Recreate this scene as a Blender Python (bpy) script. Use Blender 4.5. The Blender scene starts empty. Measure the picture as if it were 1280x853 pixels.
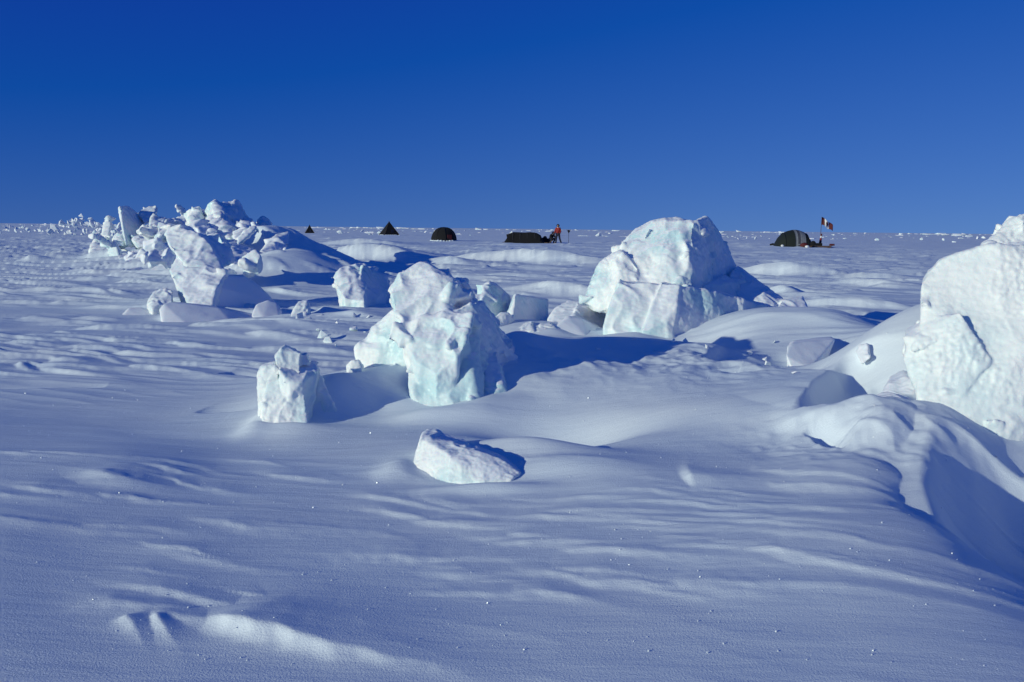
import bpy, bmesh, math, random
import numpy as np
from mathutils import Vector, Matrix

random.seed(7)
np.random.seed(7)
C = bpy.context.scene.collection
SC = bpy.context.scene

# ------------------------------------------------------------------ camera
F = 1244.0                 # focal length in photo pixels (35 mm on a 36 mm frame, 1280 px wide)
CAMH = 1.42
PITCH = math.atan(140.5 / F)
ROLL = math.radians(0.62)
cam_loc = Vector((0, 0, CAMH))
fwd = Vector((0, math.cos(PITCH), -math.sin(PITCH)))
rgt = Vector((1, 0, 0))
upv = rgt.cross(fwd)
r2 = rgt * math.cos(ROLL) + upv * math.sin(ROLL)
u2 = upv * math.cos(ROLL) - rgt * math.sin(ROLL)
cd = bpy.data.cameras.new('camera')
cd.sensor_width = 36; cd.lens = 35
cd.clip_start = 0.05; cd.clip_end = 20000
cam = bpy.data.objects.new('camera', cd)
C.objects.link(cam)
M = Matrix((r2, u2, -fwd)).transposed().to_4x4()
M.translation = cam_loc
cam.matrix_world = M
SC.camera = cam

# ------------------------------------------------------------------ sky and sun
SUN_EL = math.radians(12.3)
SUN_AZ = math.radians(235)         # compass bearing (0 = +Y, clockwise): behind the camera, to the left
sun_dir = Vector((math.sin(SUN_AZ) * math.cos(SUN_EL), math.cos(SUN_AZ) * math.cos(SUN_EL), math.sin(SUN_EL)))
w = bpy.data.worlds.new('World'); SC.world = w
w.use_nodes = True
nt = w.node_tree
bg = nt.nodes['Background']
sky = nt.nodes.new('ShaderNodeTexSky')
sky.sky_type = 'NISHITA'
sky.sun_disc = False
sky.sun_elevation = SUN_EL
sky.sun_rotation = SUN_AZ
sky.altitude = 0
sky.air_density = 1.0
sky.dust_density = 0.0
sky.ozone_density = 4.0
tc = nt.nodes.new('ShaderNodeTexCoord')
mp = nt.nodes.new('ShaderNodeMapping')
mp.vector_type = 'POINT'
mp.inputs['Location'].default_value = (0, 0, 0.10)
gm = nt.nodes.new('ShaderNodeVectorMath'); gm.operation = 'MULTIPLY_ADD'; gm.inputs[1].default_value = (.52, .53, .6); gm.inputs[2].default_value = (-.46, -.34, 1.75)
nt.links.new(tc.outputs['Generated'], mp.inputs[0])
nt.links.new(mp.outputs[0], sky.inputs[0])
nt.links.new(sky.outputs[0], gm.inputs[0])
mxv = nt.nodes.new('ShaderNodeVectorMath'); mxv.operation = 'MAXIMUM'; mxv.inputs[1].default_value = (.05, .50, 1)
nt.links.new(gm.outputs[0], mxv.inputs[0]); nt.links.new(mxv.outputs[0], bg.inputs[0])
bg.inputs[1].default_value = 0.094
sl = bpy.data.lights.new('sun', 'SUN')
sl.energy = 2.9
sl.angle = math.radians(0.5)
sl.color = (.96, 1.0, 0.76)
so = bpy.data.objects.new('sun', sl)
so.rotation_euler = (-sun_dir).to_track_quat('-Z', 'Y').to_euler()
C.objects.link(so)
SC.view_settings.view_transform = 'Standard'
SC.view_settings.look = 'None'
SC.view_settings.exposure = 0
SC.view_settings.gamma = 1
try: SC.view_settings.use_curve_mapping = False
except Exception: pass
SC.cycles.max_bounces = 6

# ------------------------------------------------------------------ numpy noise
def _h(ix, iy, iz, s):
    n = (ix * 374761393 + iy * 668265263 + iz * 2147483647 + s * 1274126177) & 0xffffffff
    n = ((n ^ (n >> 13)) * 1274126177) & 0xffffffff
    n = ((n ^ (n >> 16)) * 2246822519) & 0xffffffff
    return ((n ^ (n >> 15)) & 0xffffff) / float(0x1000000)
def noise2(x, y, s=0):
    x = np.asarray(x, float); y = np.asarray(y, float)
    ix = np.floor(x).astype(np.int64); iy = np.floor(y).astype(np.int64)
    fx = x - ix; fy = y - iy
    ux = fx * fx * fx * (fx * (fx * 6 - 15) + 10); uy = fy * fy * fy * (fy * (fy * 6 - 15) + 10)
    def g(dx, dy):
        a = _h(ix + dx, iy + dy, 0, s) * 6.2831853
        return np.cos(a) * (fx - dx) + np.sin(a) * (fy - dy)
    a = g(0, 0); b = g(1, 0); c = g(0, 1); d = g(1, 1)
    return ((a + (b - a) * ux) * (1 - uy) + (c + (d - c) * ux) * uy) * 1.5
def fbm2(x, y, o=4, s=0):
    r = 0; a = 1.0
    for i in range(o):
        r = r + a * noise2(x * 2 ** i, y * 2 ** i, s + i * 17); a *= 0.5
    return r
def noise3(p, s=0):
    i = np.floor(p).astype(np.int64); f = p - i
    u = f * f * f * (f * (f * 6 - 15) + 10)
    r = 0
    for dx in (0, 1):
        for dy in (0, 1):
            for dz in (0, 1):
                jx, jy, jz = i[:, 0] + dx, i[:, 1] + dy, i[:, 2] + dz
                g = (_h(jx, jy, jz, s) * 2 - 1) * (f[:, 0] - dx) + (_h(jx, jy, jz, s + 1) * 2 - 1) * (f[:, 1] - dy) + (_h(jx, jy, jz, s + 2) * 2 - 1) * (f[:, 2] - dz)
                wx = u[:, 0] if dx else 1 - u[:, 0]; wy = u[:, 1] if dy else 1 - u[:, 1]; wz = u[:, 2] if dz else 1 - u[:, 2]
                r = r + g * wx * wy * wz
    return r * 1.5
def facets(p, s=0):
    """fractured-ice relief: every Voronoi cell carries its own tilted plane (p in cell units)"""
    i = np.floor(p).astype(np.int64)
    best = np.full(len(p), 9.0); val = np.zeros(len(p)); second = np.full(len(p), 9.0)
    for dx in (-1, 0, 1):
        for dy in (-1, 0, 1):
            for dz in (-1, 0, 1):
                jx, jy, jz = i[:, 0] + dx, i[:, 1] + dy, i[:, 2] + dz
                c = np.stack([jx + _h(jx, jy, jz, s), jy + _h(jx, jy, jz, s + 1), jz + _h(jx, jy, jz, s + 2)], 1)
                v = p - c
                d = np.sqrt((v * v).sum(1))
                t = (_h(jx, jy, jz, s + 3) * 2 - 1) * v[:, 0] + (_h(jx, jy, jz, s + 4) * 2 - 1) * v[:, 1] + (_h(jx, jy, jz, s + 5) * 2 - 1) * v[:, 2] + (_h(jx, jy, jz, s + 6) - .5) * .5
                m = d < best
                second = np.where(m, best, np.minimum(second, d))
                val = np.where(m, t, val); best = np.where(m, d, best)
    return val, second - best

# ------------------------------------------------------------------ picture measurements -> places
def ray(px, py):
    a = (px - 640) / F; b = -(py - 426.5) / F
    return fwd + r2 * a + u2 * b
def P(px, py, d):
    v = ray(px, py)
    return cam_loc + v * (d / v.y)
def hor(px):
    return 286.0 + (px - 640) * math.tan(ROLL)
def X(px, d):
    return P(px, hor(px), d).x

# ------------------------------------------------------------------ materials
def newmat(name):
    m = bpy.data.materials.new(name); m.use_nodes = True
    return m, m.node_tree, m.node_tree.nodes['Principled BSDF']
def N(nt, t, **kw):
    n = nt.nodes.new(t)
    for k, v in kw.items():
        if k.startswith('i_'): n.inputs[k[2:].replace('_', ' ')].default_value = v
        else: setattr(n, k, v)
    return n
def ramp(nt, src, stops):
    r = nt.nodes.new('ShaderNodeValToRGB')
    e = r.color_ramp.elements
    while len(e) < len(stops): e.new(0.5)
    for k, (p, c) in enumerate(stops):
        e[k].position = p; e[k].color = (*c, 1) if len(c) == 3 else c
    nt.links.new(src, r.inputs[0]); return r
def snow_mat():
    m, t, b = newmat('snow')
    L = t.links
    geo = N(t, 'ShaderNodeNewGeometry')
    n0 = N(t, 'ShaderNodeTexNoise'); n0.inputs['Scale'].default_value = 0.8; n0.inputs['Detail'].default_value = 5
    L.new(geo.outputs['Position'], n0.inputs['Vector'])
    r = ramp(t, n0.outputs['Fac'], [(0.3, (.75, .83, .91)), (0.7, (.82, .87, .91))])
    L.new(r.outputs[0], b.inputs['Base Color'])
    b.inputs['Roughness'].default_value = 0.75
    b.inputs['Specular IOR Level'].default_value = 0.25
    mpn = N(t, 'ShaderNodeMapping'); mpn.inputs['Rotation'].default_value = (0, 0, 0.32); mpn.inputs['Scale'].default_value = (1.6, 7.0, 3)
    L.new(geo.outputs['Position'], mpn.inputs[0])
    n1 = N(t, 'ShaderNodeTexNoise'); n1.inputs['Scale'].default_value = 1.0; n1.inputs['Detail'].default_value = 6; n1.inputs['Roughness'].default_value = .6
    L.new(mpn.outputs[0], n1.inputs['Vector'])
    n2 = N(t, 'ShaderNodeTexNoise'); n2.inputs['Scale'].default_value = 130; n2.inputs['Detail'].default_value = 3; n2.inputs['Roughness'].default_value = .7
    L.new(geo.outputs['Position'], n2.inputs['Vector'])
    b1 = N(t, 'ShaderNodeBump'); b1.inputs['Strength'].default_value = 0.5; b1.inputs['Distance'].default_value = 0.02
    L.new(n1.outputs['Fac'], b1.inputs['Height'])
    b2 = N(t, 'ShaderNodeBump'); b2.inputs['Strength'].default_value = 0.6; b2.inputs['Distance'].default_value = 0.005
    L.new(n2.outputs['Fac'], b2.inputs['Height']); L.new(b1.outputs[0], b2.inputs['Normal'])
    L.new(b2.outputs[0], b.inputs['Normal'])
    return m
def ice_mat(name, clear, white, snow_lo, snow_hi, sc=1.0, bump=0.5):
    m, t, b = newmat(name)
    L = t.links
    geo = N(t, 'ShaderNodeNewGeometry')
    n0 = N(t, 'ShaderNodeTexNoise'); n0.inputs['Scale'].default_value = 1.9 * sc; n0.inputs['Detail'].default_value = 7; n0.inputs['Roughness'].default_value = .62
    L.new(geo.outputs['Position'], n0.inputs['Vector'])
    r = ramp(t, n0.outputs['Fac'], [(0.38, clear), (0.56, white)])
    sep = N(t, 'ShaderNodeSeparateXYZ'); L.new(geo.outputs['Normal'], sep.inputs[0])
    n3 = N(t, 'ShaderNodeTexNoise'); n3.inputs['Scale'].default_value = 7 * sc; n3.inputs['Detail'].default_value = 4
    L.new(geo.outputs['Position'], n3.inputs['Vector'])
    ad = N(t, 'ShaderNodeMath', operation='MULTIPLY_ADD'); ad.inputs[1].default_value = 0.5
    L.new(n3.outputs['Fac'], ad.inputs[0]); L.new(sep.outputs[2], ad.inputs[2])
    mr = N(t, 'ShaderNodeMapRange', interpolation_type='SMOOTHSTEP')
    mr.inputs['From Min'].default_value = snow_lo; mr.inputs['From Max'].default_value = snow_hi
    L.new(ad.outputs[0], mr.inputs['Value'])
    mx = N(t, 'ShaderNodeMix', data_type='RGBA')
    L.new(mr.outputs[0], mx.inputs[0]); L.new(r.outputs[0], mx.inputs[6]); mx.inputs[7].default_value = (.86, .88, .93, 1)
    L.new(mx.outputs[2], b.inputs['Base Color'])
    rr = N(t, 'ShaderNodeMapRange'); rr.inputs['From Min'].default_value = .35; rr.inputs['From Max'].default_value = .65
    rr.inputs['To Min'].default_value = .22; rr.inputs['To Max'].default_value = .6
    L.new(n0.outputs['Fac'], rr.inputs['Value'])
    mr2 = N(t, 'ShaderNodeMath', operation='MAXIMUM'); sm = N(t, 'ShaderNodeMath', operation='MULTIPLY'); sm.inputs[1].default_value = .75
    L.new(mr.outputs[0], sm.inputs[0]); L.new(rr.outputs[0], mr2.inputs[0]); L.new(sm.outputs[0], mr2.inputs[1])
    L.new(mr2.outputs[0], b.inputs['Roughness'])
    b.inputs['IOR'].default_value = 1.31
    b.inputs['Subsurface Weight'].default_value = 0.2
    b.inputs['Subsurface Radius'].default_value = (0.4, 0.8, 1.0)
    b.inputs['Subsurface Scale'].default_value = 0.05
    n1 = N(t, 'ShaderNodeTexNoise'); n1.inputs['Scale'].default_value = 34 * sc; n1.inputs['Detail'].default_value = 7; n1.inputs['Roughness'].default_value = .65
    L.new(geo.outputs['Position'], n1.inputs['Vector'])
    v1 = N(t, 'ShaderNodeTexVoronoi'); v1.inputs['Scale'].default_value = 22 * sc
    L.new(geo.outputs['Position'], v1.inputs['Vector'])
    b1 = N(t, 'ShaderNodeBump'); b1.inputs['Strength'].default_value = bump * .8; b1.inputs['Distance'].default_value = 0.009 / sc
    L.new(n1.outputs['Fac'], b1.inputs['Height'])
    b2 = N(t, 'ShaderNodeBump'); b2.inputs['Strength'].default_value = bump * .35; b2.inputs['Distance'].default_value = 0.006 / sc
    L.new(v1.outputs['Distance'], b2.inputs['Height']); L.new(b1.outputs[0], b2.inputs['Normal'])
    L.new(b2.outputs[0], b.inputs['Normal'])
    return m
MAT = {}
MAT['snow'] = snow_mat()
MAT['ice'] = ice_mat('ice', (.58, .76, .80), (.88, .90, .90), .80, 1.05)
MAT['rough_ice'] = ice_mat('rough_ice', (.74, .82, .84), (.86, .88, .88), .95, 1.2, 1.0, .7)
MAT['snowy_ice'] = ice_mat('snowy_ice', (.74, .82, .88), (.85, .88, .91), .35, .75, 1.0, .35)
MAT['far_ice'] = ice_mat('far_ice', (.68, .78, .82), (.86, .88, .90), .75, 1.05, .3, .5)
def plain(name, col, rough=.7, noise=.25, metal=0.0, scale=12):
    m, t, b = newmat(name)
    n = N(t, 'ShaderNodeTexNoise'); n.inputs['Scale'].default_value = scale; n.inputs['Detail'].default_value = 4
    tcn = N(t, 'ShaderNodeTexCoord'); t.links.new(tcn.outputs['Object'], n.inputs['Vector'])
    r = ramp(t, n.outputs['Fac'], [(.3, tuple(c * (1 - noise) for c in col)), (.7, tuple(min(1, c * (1 + noise)) for c in col))])
    t.links.new(r.outputs[0], b.inputs['Base Color'])
    b.inputs['Roughness'].default_value = rough; b.inputs['Metallic'].default_value = metal
    bp = N(t, 'ShaderNodeBump'); bp.inputs['Strength'].default_value = .3; bp.inputs['Distance'].default_value = .01
    t.links.new(n.outputs['Fac'], bp.inputs['Height']); t.links.new(bp.outputs[0], b.inputs['Normal'])
    return m
MAT['black_cloth'] = plain('black_cloth', (.004, .004, .006), .95)
MAT['dark_green'] = plain('dark_green_cloth', (.005, .010, .009), .85)
MAT['grey_cloth'] = plain('grey_cloth', (.17, .18, .21), .8)
MAT['grey_dark'] = plain('dark_grey_cloth', (.05, .05, .07), .8)
MAT['red'] = plain('red_cloth', (.24, .012, .010), .8)
MAT['dark_red'] = plain('dark_red_cloth', (.09, .008, .010), .8)
MAT['white_cloth'] = plain('white_cloth', (.75, .74, .74), .8, .08)
MAT['wood'] = plain('weathered_wood', (.10, .055, .03), .7)
MAT['dark_metal'] = plain('dark_metal', (.02, .02, .022), .4, metal=.6)
MAT['skin'] = plain('skin', (.50, .30, .22), .6, .1)
MAT['navy'] = plain('navy_cloth', (.008, .012, .035), .85)
MAT['rope'] = plain('rope', (.15, .13, .10), .9)

# ------------------------------------------------------------------ object helpers
def tag(o, label=None, cat=None, group=None, kind=None):
    if label: o['label'] = label
    if cat: o['category'] = cat
    if group: o['group'] = group
    if kind: o['kind'] = kind
    return o
def mesh_obj(name, verts, faces, mat, parent=None, origin=None, smooth=True):
    me = bpy.data.meshes.new(name)
    o0 = Vector(origin) if origin is not None else Vector((0, 0, 0))
    v = np.asarray(verts, float) - np.array(o0)
    me.from_pydata(v.tolist(), [], faces)
    me.materials.append(mat)
    if smooth: me.polygons.foreach_set('use_smooth', [True] * len(me.polygons))
    o = bpy.data.objects.new(name, me)
    C.objects.link(o)
    if parent is not None:
        o.parent = parent
        if origin is not None: o.location = o0 - parent.location
    else:
        o.location = o0
    return o
def empty(name, loc, rz=0):
    o = bpy.data.objects.new(name, None); C.objects.link(o)
    o.location = loc; o.rotation_euler = (0, 0, rz); o.empty_display_size = .2
    return o
def bm_obj(name, bm, mat, parent=None, smooth=False):
    me = bpy.data.meshes.new(name); bm.to_mesh(me); bm.free()
    me.materials.append(mat)
    if smooth: me.polygons.foreach_set('use_smooth', [True] * len(me.polygons))
    o = bpy.data.objects.new(name, me); C.objects.link(o); o.parent = parent
    return o

# ------------------------------------------------------------------ the snow surface
# measured points on the drifts near the camera: (photo x, photo y, distance)
ctrl = []
def cp(px, py, d): ctrl.append(tuple(P(px, py, d)))
def cz(px, d, z): ctrl.append((X(px, d), d, z))
cz(-250, 2.6, .04); cz(50, 2.6, .01); cz(350, 2.6, 0); cz(560, 2.6, 0)
for px in (800, 1050, 1300, 1500): cz(px, 2.6, 0.02)
cz(-250, 4.2, .06); cz(0, 4.2, .03); cz(200, 4.2, 0)
for px in (350, 520): cz(px, 4.2, 0.0)
cz(700, 4.2, .02); cz(900, 4.2, .06); cz(1080, 4.2, .12); 
cz(-250, 6.0, .06); cz(0, 6, .03); cz(150, 6, .03); cz(260, 6, -.02)
for px in (-200, 0, 150, 260): cz(px, 9.0, -.02)
cz(300, 6.6, -.04); cz(380, 6.85, 0.0); cz(420, 5.6, 0.0); cz(520, 5.5, 0.0); cz(640, 5.4, .02)
cz(440, 7.2, .02); cz(520, 7.3, .02); cz(620, 7.3, .07); cz(700, 7.4, .13)
cz(620, 6.3, .05); cz(720, 6.3, .02); cz(800, 6.4, .09); cz(780, 5.6, .10)
# bank between the small pillar and the central block
cz(380, 7.8, .16); cz(400, 8.0, .2); cz(440, 8.3, .22); cz(480, 8.5, .22)
cz(425, 7.15, .02); cz(475, 7.4, .03); cz(350, 7.8, .08)
cz(300, 8.2, .0); cz(420, 9.2, .05); cz(480, 9.4, .05)
# rise to the right of the central block
cz(660, 8.4, .33); cz(720, 8.6, .33); cz(800, 8.5, .30); cz(880, 8.4, .30); cz(960, 8.3, .30)
cp(645, 414, 9.3); cp(700, 423, 9.6); cp(770, 421, 9.9); cp(700, 441, 9.0); cp(770, 446, 9.1); cp(840, 431, 10.3); cz(900, 9.5, .33)
cz(700, 10.6, .22); cz(770, 10.8, .2); cz(640, 10.4, .22)
cz(600, 9.6, .16); cz(600, 11.2, .12);  cz(880, 10.9, .10)
cp(612, 404, 12.7); cp(640, 401, 12.4); cp(685, 402, 13.3); cp(625, 410, 11.9); cp(665, 416, 11.6); cp(690, 412, 11.7); cp(720, 421, 11.6); cp(750, 412, 12.5); cp(798, 418, 11.35); cp(838, 430, 11.2)
cz(860, 7.4, .22); cz(960, 7.2, .26)
# drift to the right of the big block
cp(950, 395, 11.3); cp(1000, 390, 11.4); cp(1060, 395, 11.4); cp(940, 425, 10.6); cp(1000, 412, 10.8); cp(1100, 410, 11.2)
cz(980, 12.8, .40); cz(1060, 12.8, .30); cz(1180, 12.5, .30); cz(900, 14, .0); cz(1050, 15, 0); cz(1200, 15, 0); cz(1400, 15, 0)
# smooth mound left of the right-hand block
cp(1150, 380, 8.6); cp(1110, 400, 8.5); cp(1085, 425, 8.2); cp(1120, 470, 7.6); cp(1075, 450, 8.0)
cz(1200, 9.0, .85); cz(1300, 9.0, .80); cz(1400, 9, .6); cz(1150, 10.3, .5); cz(1250, 10.6, .4)
cz(1060, 9.6, .20); cz(1000, 9.3, .15); cz(1030, 8.4, .24)
# scoop region and crust rim
cz(1020, 7.6, .20); cz(1060, 7.4, .17); cz(1085, 7.6, .26); cz(990, 7.1, .30); cz(1010, 6.7, .30)
cp(1000, 540, 6.1); cp(1060, 560, 5.7); cp(1100, 510, 6.0); cp(1120, 530, 5.8); cz(1130, 6.3, .40)
cp(1000, 620, 4.9); cp(1100, 640, 4.6); cp(1140, 600, 5.2)
cz(1150, 7.0, .38)
# foreground lip and hollow behind it
cp(1165, 652, 4.5); cp(1215, 690, 4.25); cp(1272, 728, 4.0); cp(1340, 760, 3.9)
cz(1235, 5.0, -.25); cz(1290, 4.9, -.30); cz(1250, 5.5, -.25); cz(1330, 5.6, -.25); cz(1250, 6.1, .08); cz(1350, 5.0, -.28); cz(1350, 6.2, .1)
cz(1300, 7.5, .4); cz(1400, 7.5, .5); cz(1450, 5, 0)
for px in (-200, 50, 250): cz(px, 13, .0)
for px in (-200, 0, 200, 400, 560, 700, 850, 1050, 1250, 1450): cz(px, 20, .0)
for px in (300, 450, 550): cz(px, 12, .0)
ctrl = np.array(ctrl)
def _tps(r2): return 0.5 * r2 * np.log(r2 + 1e-9)
_S = np.array([1.0, 1.0])
def _fit():
    q = ctrl[:, :2]; n = len(q)
    d2 = ((q[:, None] - q[None]) ** 2).sum(2)
    K = _tps(d2) + np.eye(n) * 0.003
    A = np.zeros((n + 3, n + 3)); A[:n, :n] = K; A[:n, n] = 1; A[:n, n + 1:] = q; A[n, :n] = 1; A[n + 1:, :n] = q.T
    b = np.zeros(n + 3); b[:n] = ctrl[:, 2]
    return np.linalg.solve(A, b)
_W = _fit()
def sstep(a, b, x):
    t = np.clip((x - a) / (b - a), 0, 1); return t * t * (3 - 2 * t)

DUNES = []   # x, y, half length windward, half length leeward, half width near, half width far, rotation, height
def dune(px, py, wpx, hpx, near=.35, far=2.2, lee=1.0, rot=-.1, d=None):
    dd = d or CAMH * F / (py - hor(px))
    DUNES.append((X(px, dd), dd, wpx / F * dd * .5, wpx / F * dd * .5 * lee, near * .5, far * .8, rot - .25, 1.8 * hpx / F * dd))
# larger drifts one can point at in the photograph
dune(655, 331, 190, 10, .7, 5, 1.2)
dune(452, 306, 110, 5, 1.2, 9)
dune(455, 327, 120, 13, .9, 6, 1.3)
dune(560, 333, 80, 6, .5, 3)
dune(690, 369, 130, 10, .35, 1.6)
dune(985, 345, 120, 9, .5, 3)
dune(1090, 350, 90, 5, .3, 2)
dune(1090, 360, 110, 5, .3, 2)
dune(1065, 384, 130, 7, .25, 1.3)
dune(975, 371, 50, 8, .3, 1.5)
dune(60, 332, 60, 5, .4, 3)
dune(35, 333, 40, 4, .3, 2)
dune(120, 334, 40, 4, .3, 2)
dune(165, 326, 60, 3, .3, 2)
dune(330, 345, 60, 9, .5, 2.5)
# dune-like crests at the very bottom and the rippled patch
DUNES += [(X(300, 3.30), 3.30, .16, .6, .05, .40, -.42, .055), (X(150, 3.36), 3.36, .04, .22, .035, .10, -.9, .022),
          (X(100, 3.36), 3.36, .04, .18, .03, .10, -.9, .02), (X(1000, 6.2), 6.2, .2, .6, .1, .3, -.2, .03),
          (X(115, 5.35), 5.35, .10, .3, .07, .16, -.2, .035), (X(870, 5.2), 5.2, .05, .5, .14, .2, -.1, .035)]
# long tail of snow behind the leaning blocks, crest falling to the right
BUMPS = [  # x, y, rx, ry, rot, h
    (X(395, 24), 24.0, 1.9, 1.5, -.35, .52),
    (X(340, 23), 23.0, 1.4, 1.3, -.2, .50),
    (X(368, 29), 29.0, 1.5, 2.0, -.6, .80),
    (X(412, 27), 27.0, 1.4, 1.6, -.6, .30),
    (X(255, 34), 34.0, 3.5, 3.5, 0, .65), (X(300, 28), 28, 2.4, 2.4, -.3, .35), (X(200, 28), 28, 2.0, 1.6, 0, .22),
    (X(170, 38), 38.0, 2.2, 2.0, 0, .30),
    (X(270, 16.2), 16.2, 1.2, .45, -.12, .06),
    (X(250, 17.5), 17.5, 1.3, .7, 0, .08),
    (X(340, 13.2), 13.4, 1.0, .5, 0, .10),
    (X(485, 7.5), 7.52, .28, .16, .0, .08),
        (X(710, 6.75), 6.75, .55, .26, -.15, -.16),
    (X(665, 5.9), 5.95, .45, .20, -.2, .12),
    (X(1255, 5.0), 5.0, .35, .5, 0, -.12), (X(350, 6.9), 6.9, .28, .10, .1, .05), (X(560, 7.25), 7.2, .4, .12, 0, .04),
    (X(610, 5.25), 5.24, .30, .08, -.05, .05), (X(450, 15.0), 14.9, .7, .3, 0, .10), (X(700, 5.5), 5.55, .35, .16, -.1, .06), (X(500, 5.7), 5.7, .12, .2, 0, .05), (X(600, 7.35), 7.35, .3, .16, .2, .06), (X(530, 7.2), 7.22, .2, .12, 0, .03),
    (X(322, 7.1), 7.1, .10, .3, 0, .06), (X(1040, 11.2), 11.2, .6, .35, 0, .06),
]
rs = np.random.RandomState(3)
for k in range(2900):                       # sastrugi scattered over the open floe
    yy = rs.uniform(292, 470) if k % 3 else rs.uniform(291, 330)
    px = rs.uniform(-120, 1400)
    d = CAMH * F / (yy - 286)
    if d > 260: continue
    if d < 12 and (px > 430): continue
    if 9 > d: continue
    if 460 < px < 1250 and 8.0 < d < 17: continue
    if noise2(np.array([X(px, d) / (1.5 + d * .10)]), np.array([d / (1.2 + d * .10)]), 55)[0] + .3 * rs.randn() < -.12: continue
    L = rs.uniform(.35, 1.1) * (1 + d / 40); A = rs.uniform(.018, .085) * min(1, .35 + d / 30) * (1 + d / 60) * (1.15 if px < 420 else 1.)
    DUNES.append((X(px, d), d, L * .35, L, rs.uniform(.035, .09) * (1 + d / 40), rs.uniform(.12, .4) * (1 + d / 50), rs.uniform(-.6, .0), A))
for k in range(120):                         # faint wind ripples on the near slope
    px = rs.uniform(520, 1080); d = rs.uniform(3.7, 5.3)
    if k > 85: px = rs.uniform(-20, 560); d = rs.uniform(3.2, 6)
    DUNES.append((X(px, d), d, rs.uniform(.1, .3), rs.uniform(.2, .7), rs.uniform(.02, .05), rs.uniform(.06, .18), rs.uniform(-.4, -.15), rs.uniform(.007, .019)))

def crest(pts, wr, wl, pr=2.0, pl=2.0): CRESTS.append(([tuple(P(*p)) for p in pts], wr, wl, pr, pl))
CRESTS = []
SCOOPS = []
def scoop(pts, depth, edge, wr): SCOOPS.append(([tuple(P(*p)) for p in pts], depth, edge, wr))
scoop([(985, 520, 6.4), (1002, 500, 6.8), (1012, 480, 7.3), (1035, 464, 7.9), (1050, 455, 8.3)], .24, .09, .6)
scoop([(870, 462, 8.6), (880, 452, 9.0), (900, 445, 9.6)], .10, .06, .4)
scoop([(1150, 470, 7.0), (1100, 478, 7.3), (1085, 470, 7.8)], .05, .05, .2)
scoop([(1050, 574, 5.7), (1025, 566, 5.8), (1000, 545, 6.1)], .11, .04, .22)
scoop([(1060, 446, 9.1), (1020, 448, 9.2), (985, 440, 9.6)], .14, .06, .4)
scoop([(130, 486, 8.7), (60, 488, 8.6), (-60, 492, 8.5)], .05, .05, .2)
scoop([(330, 478, 9.2), (300, 470, 9.4), (270, 474, 9.5)], .08, .06, .3)
scoop([(330, 520, 7.5), (290, 522, 7.6), (240, 516, 7.7)], .05, .05, .25)
scoop([(1400, 800, 3.6), (1272, 727, 4.05), (1215, 690, 4.35), (1163, 648, 4.72), (1147, 600, 5.2), (1149, 560, 5.6), (1165, 530, 6.0)], .26, .16, 1.0)
scoop([(800, 470, 8.4), (740, 476, 8.3), (690, 470, 8.4)], .07, .05, .3)
scoop([(960, 470, 8.0), (920, 474, 7.9), (880, 468, 8.2)], .06, .05, .3)
crest([(414, 468, 7.5), (428, 466, 7.58), (450, 466, 7.72), (478, 459, 7.95), (514, 446, 8.2)], .24, .3, 2.8, 1.8)
crest([(985, 500, 6.9), (1010, 478, 7.3), (1040, 464, 7.8), (1085, 470, 8.3)], .22, .5, 2.2, 1.8)
crest([(640, 452, 8.2), (700, 447, 8.6), (770, 446, 8.8)], .5, .5)
crest([(1085, 506, 6.25), (1118, 499, 6.2), (1146, 522, 6.0), (1149, 560, 5.6), (1147, 600, 5.2), (1163, 648, 4.72), (1215, 690, 4.35), (1272, 727, 4.05), (1345, 775, 3.8)], .20, .55, 2.6, 2)

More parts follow.
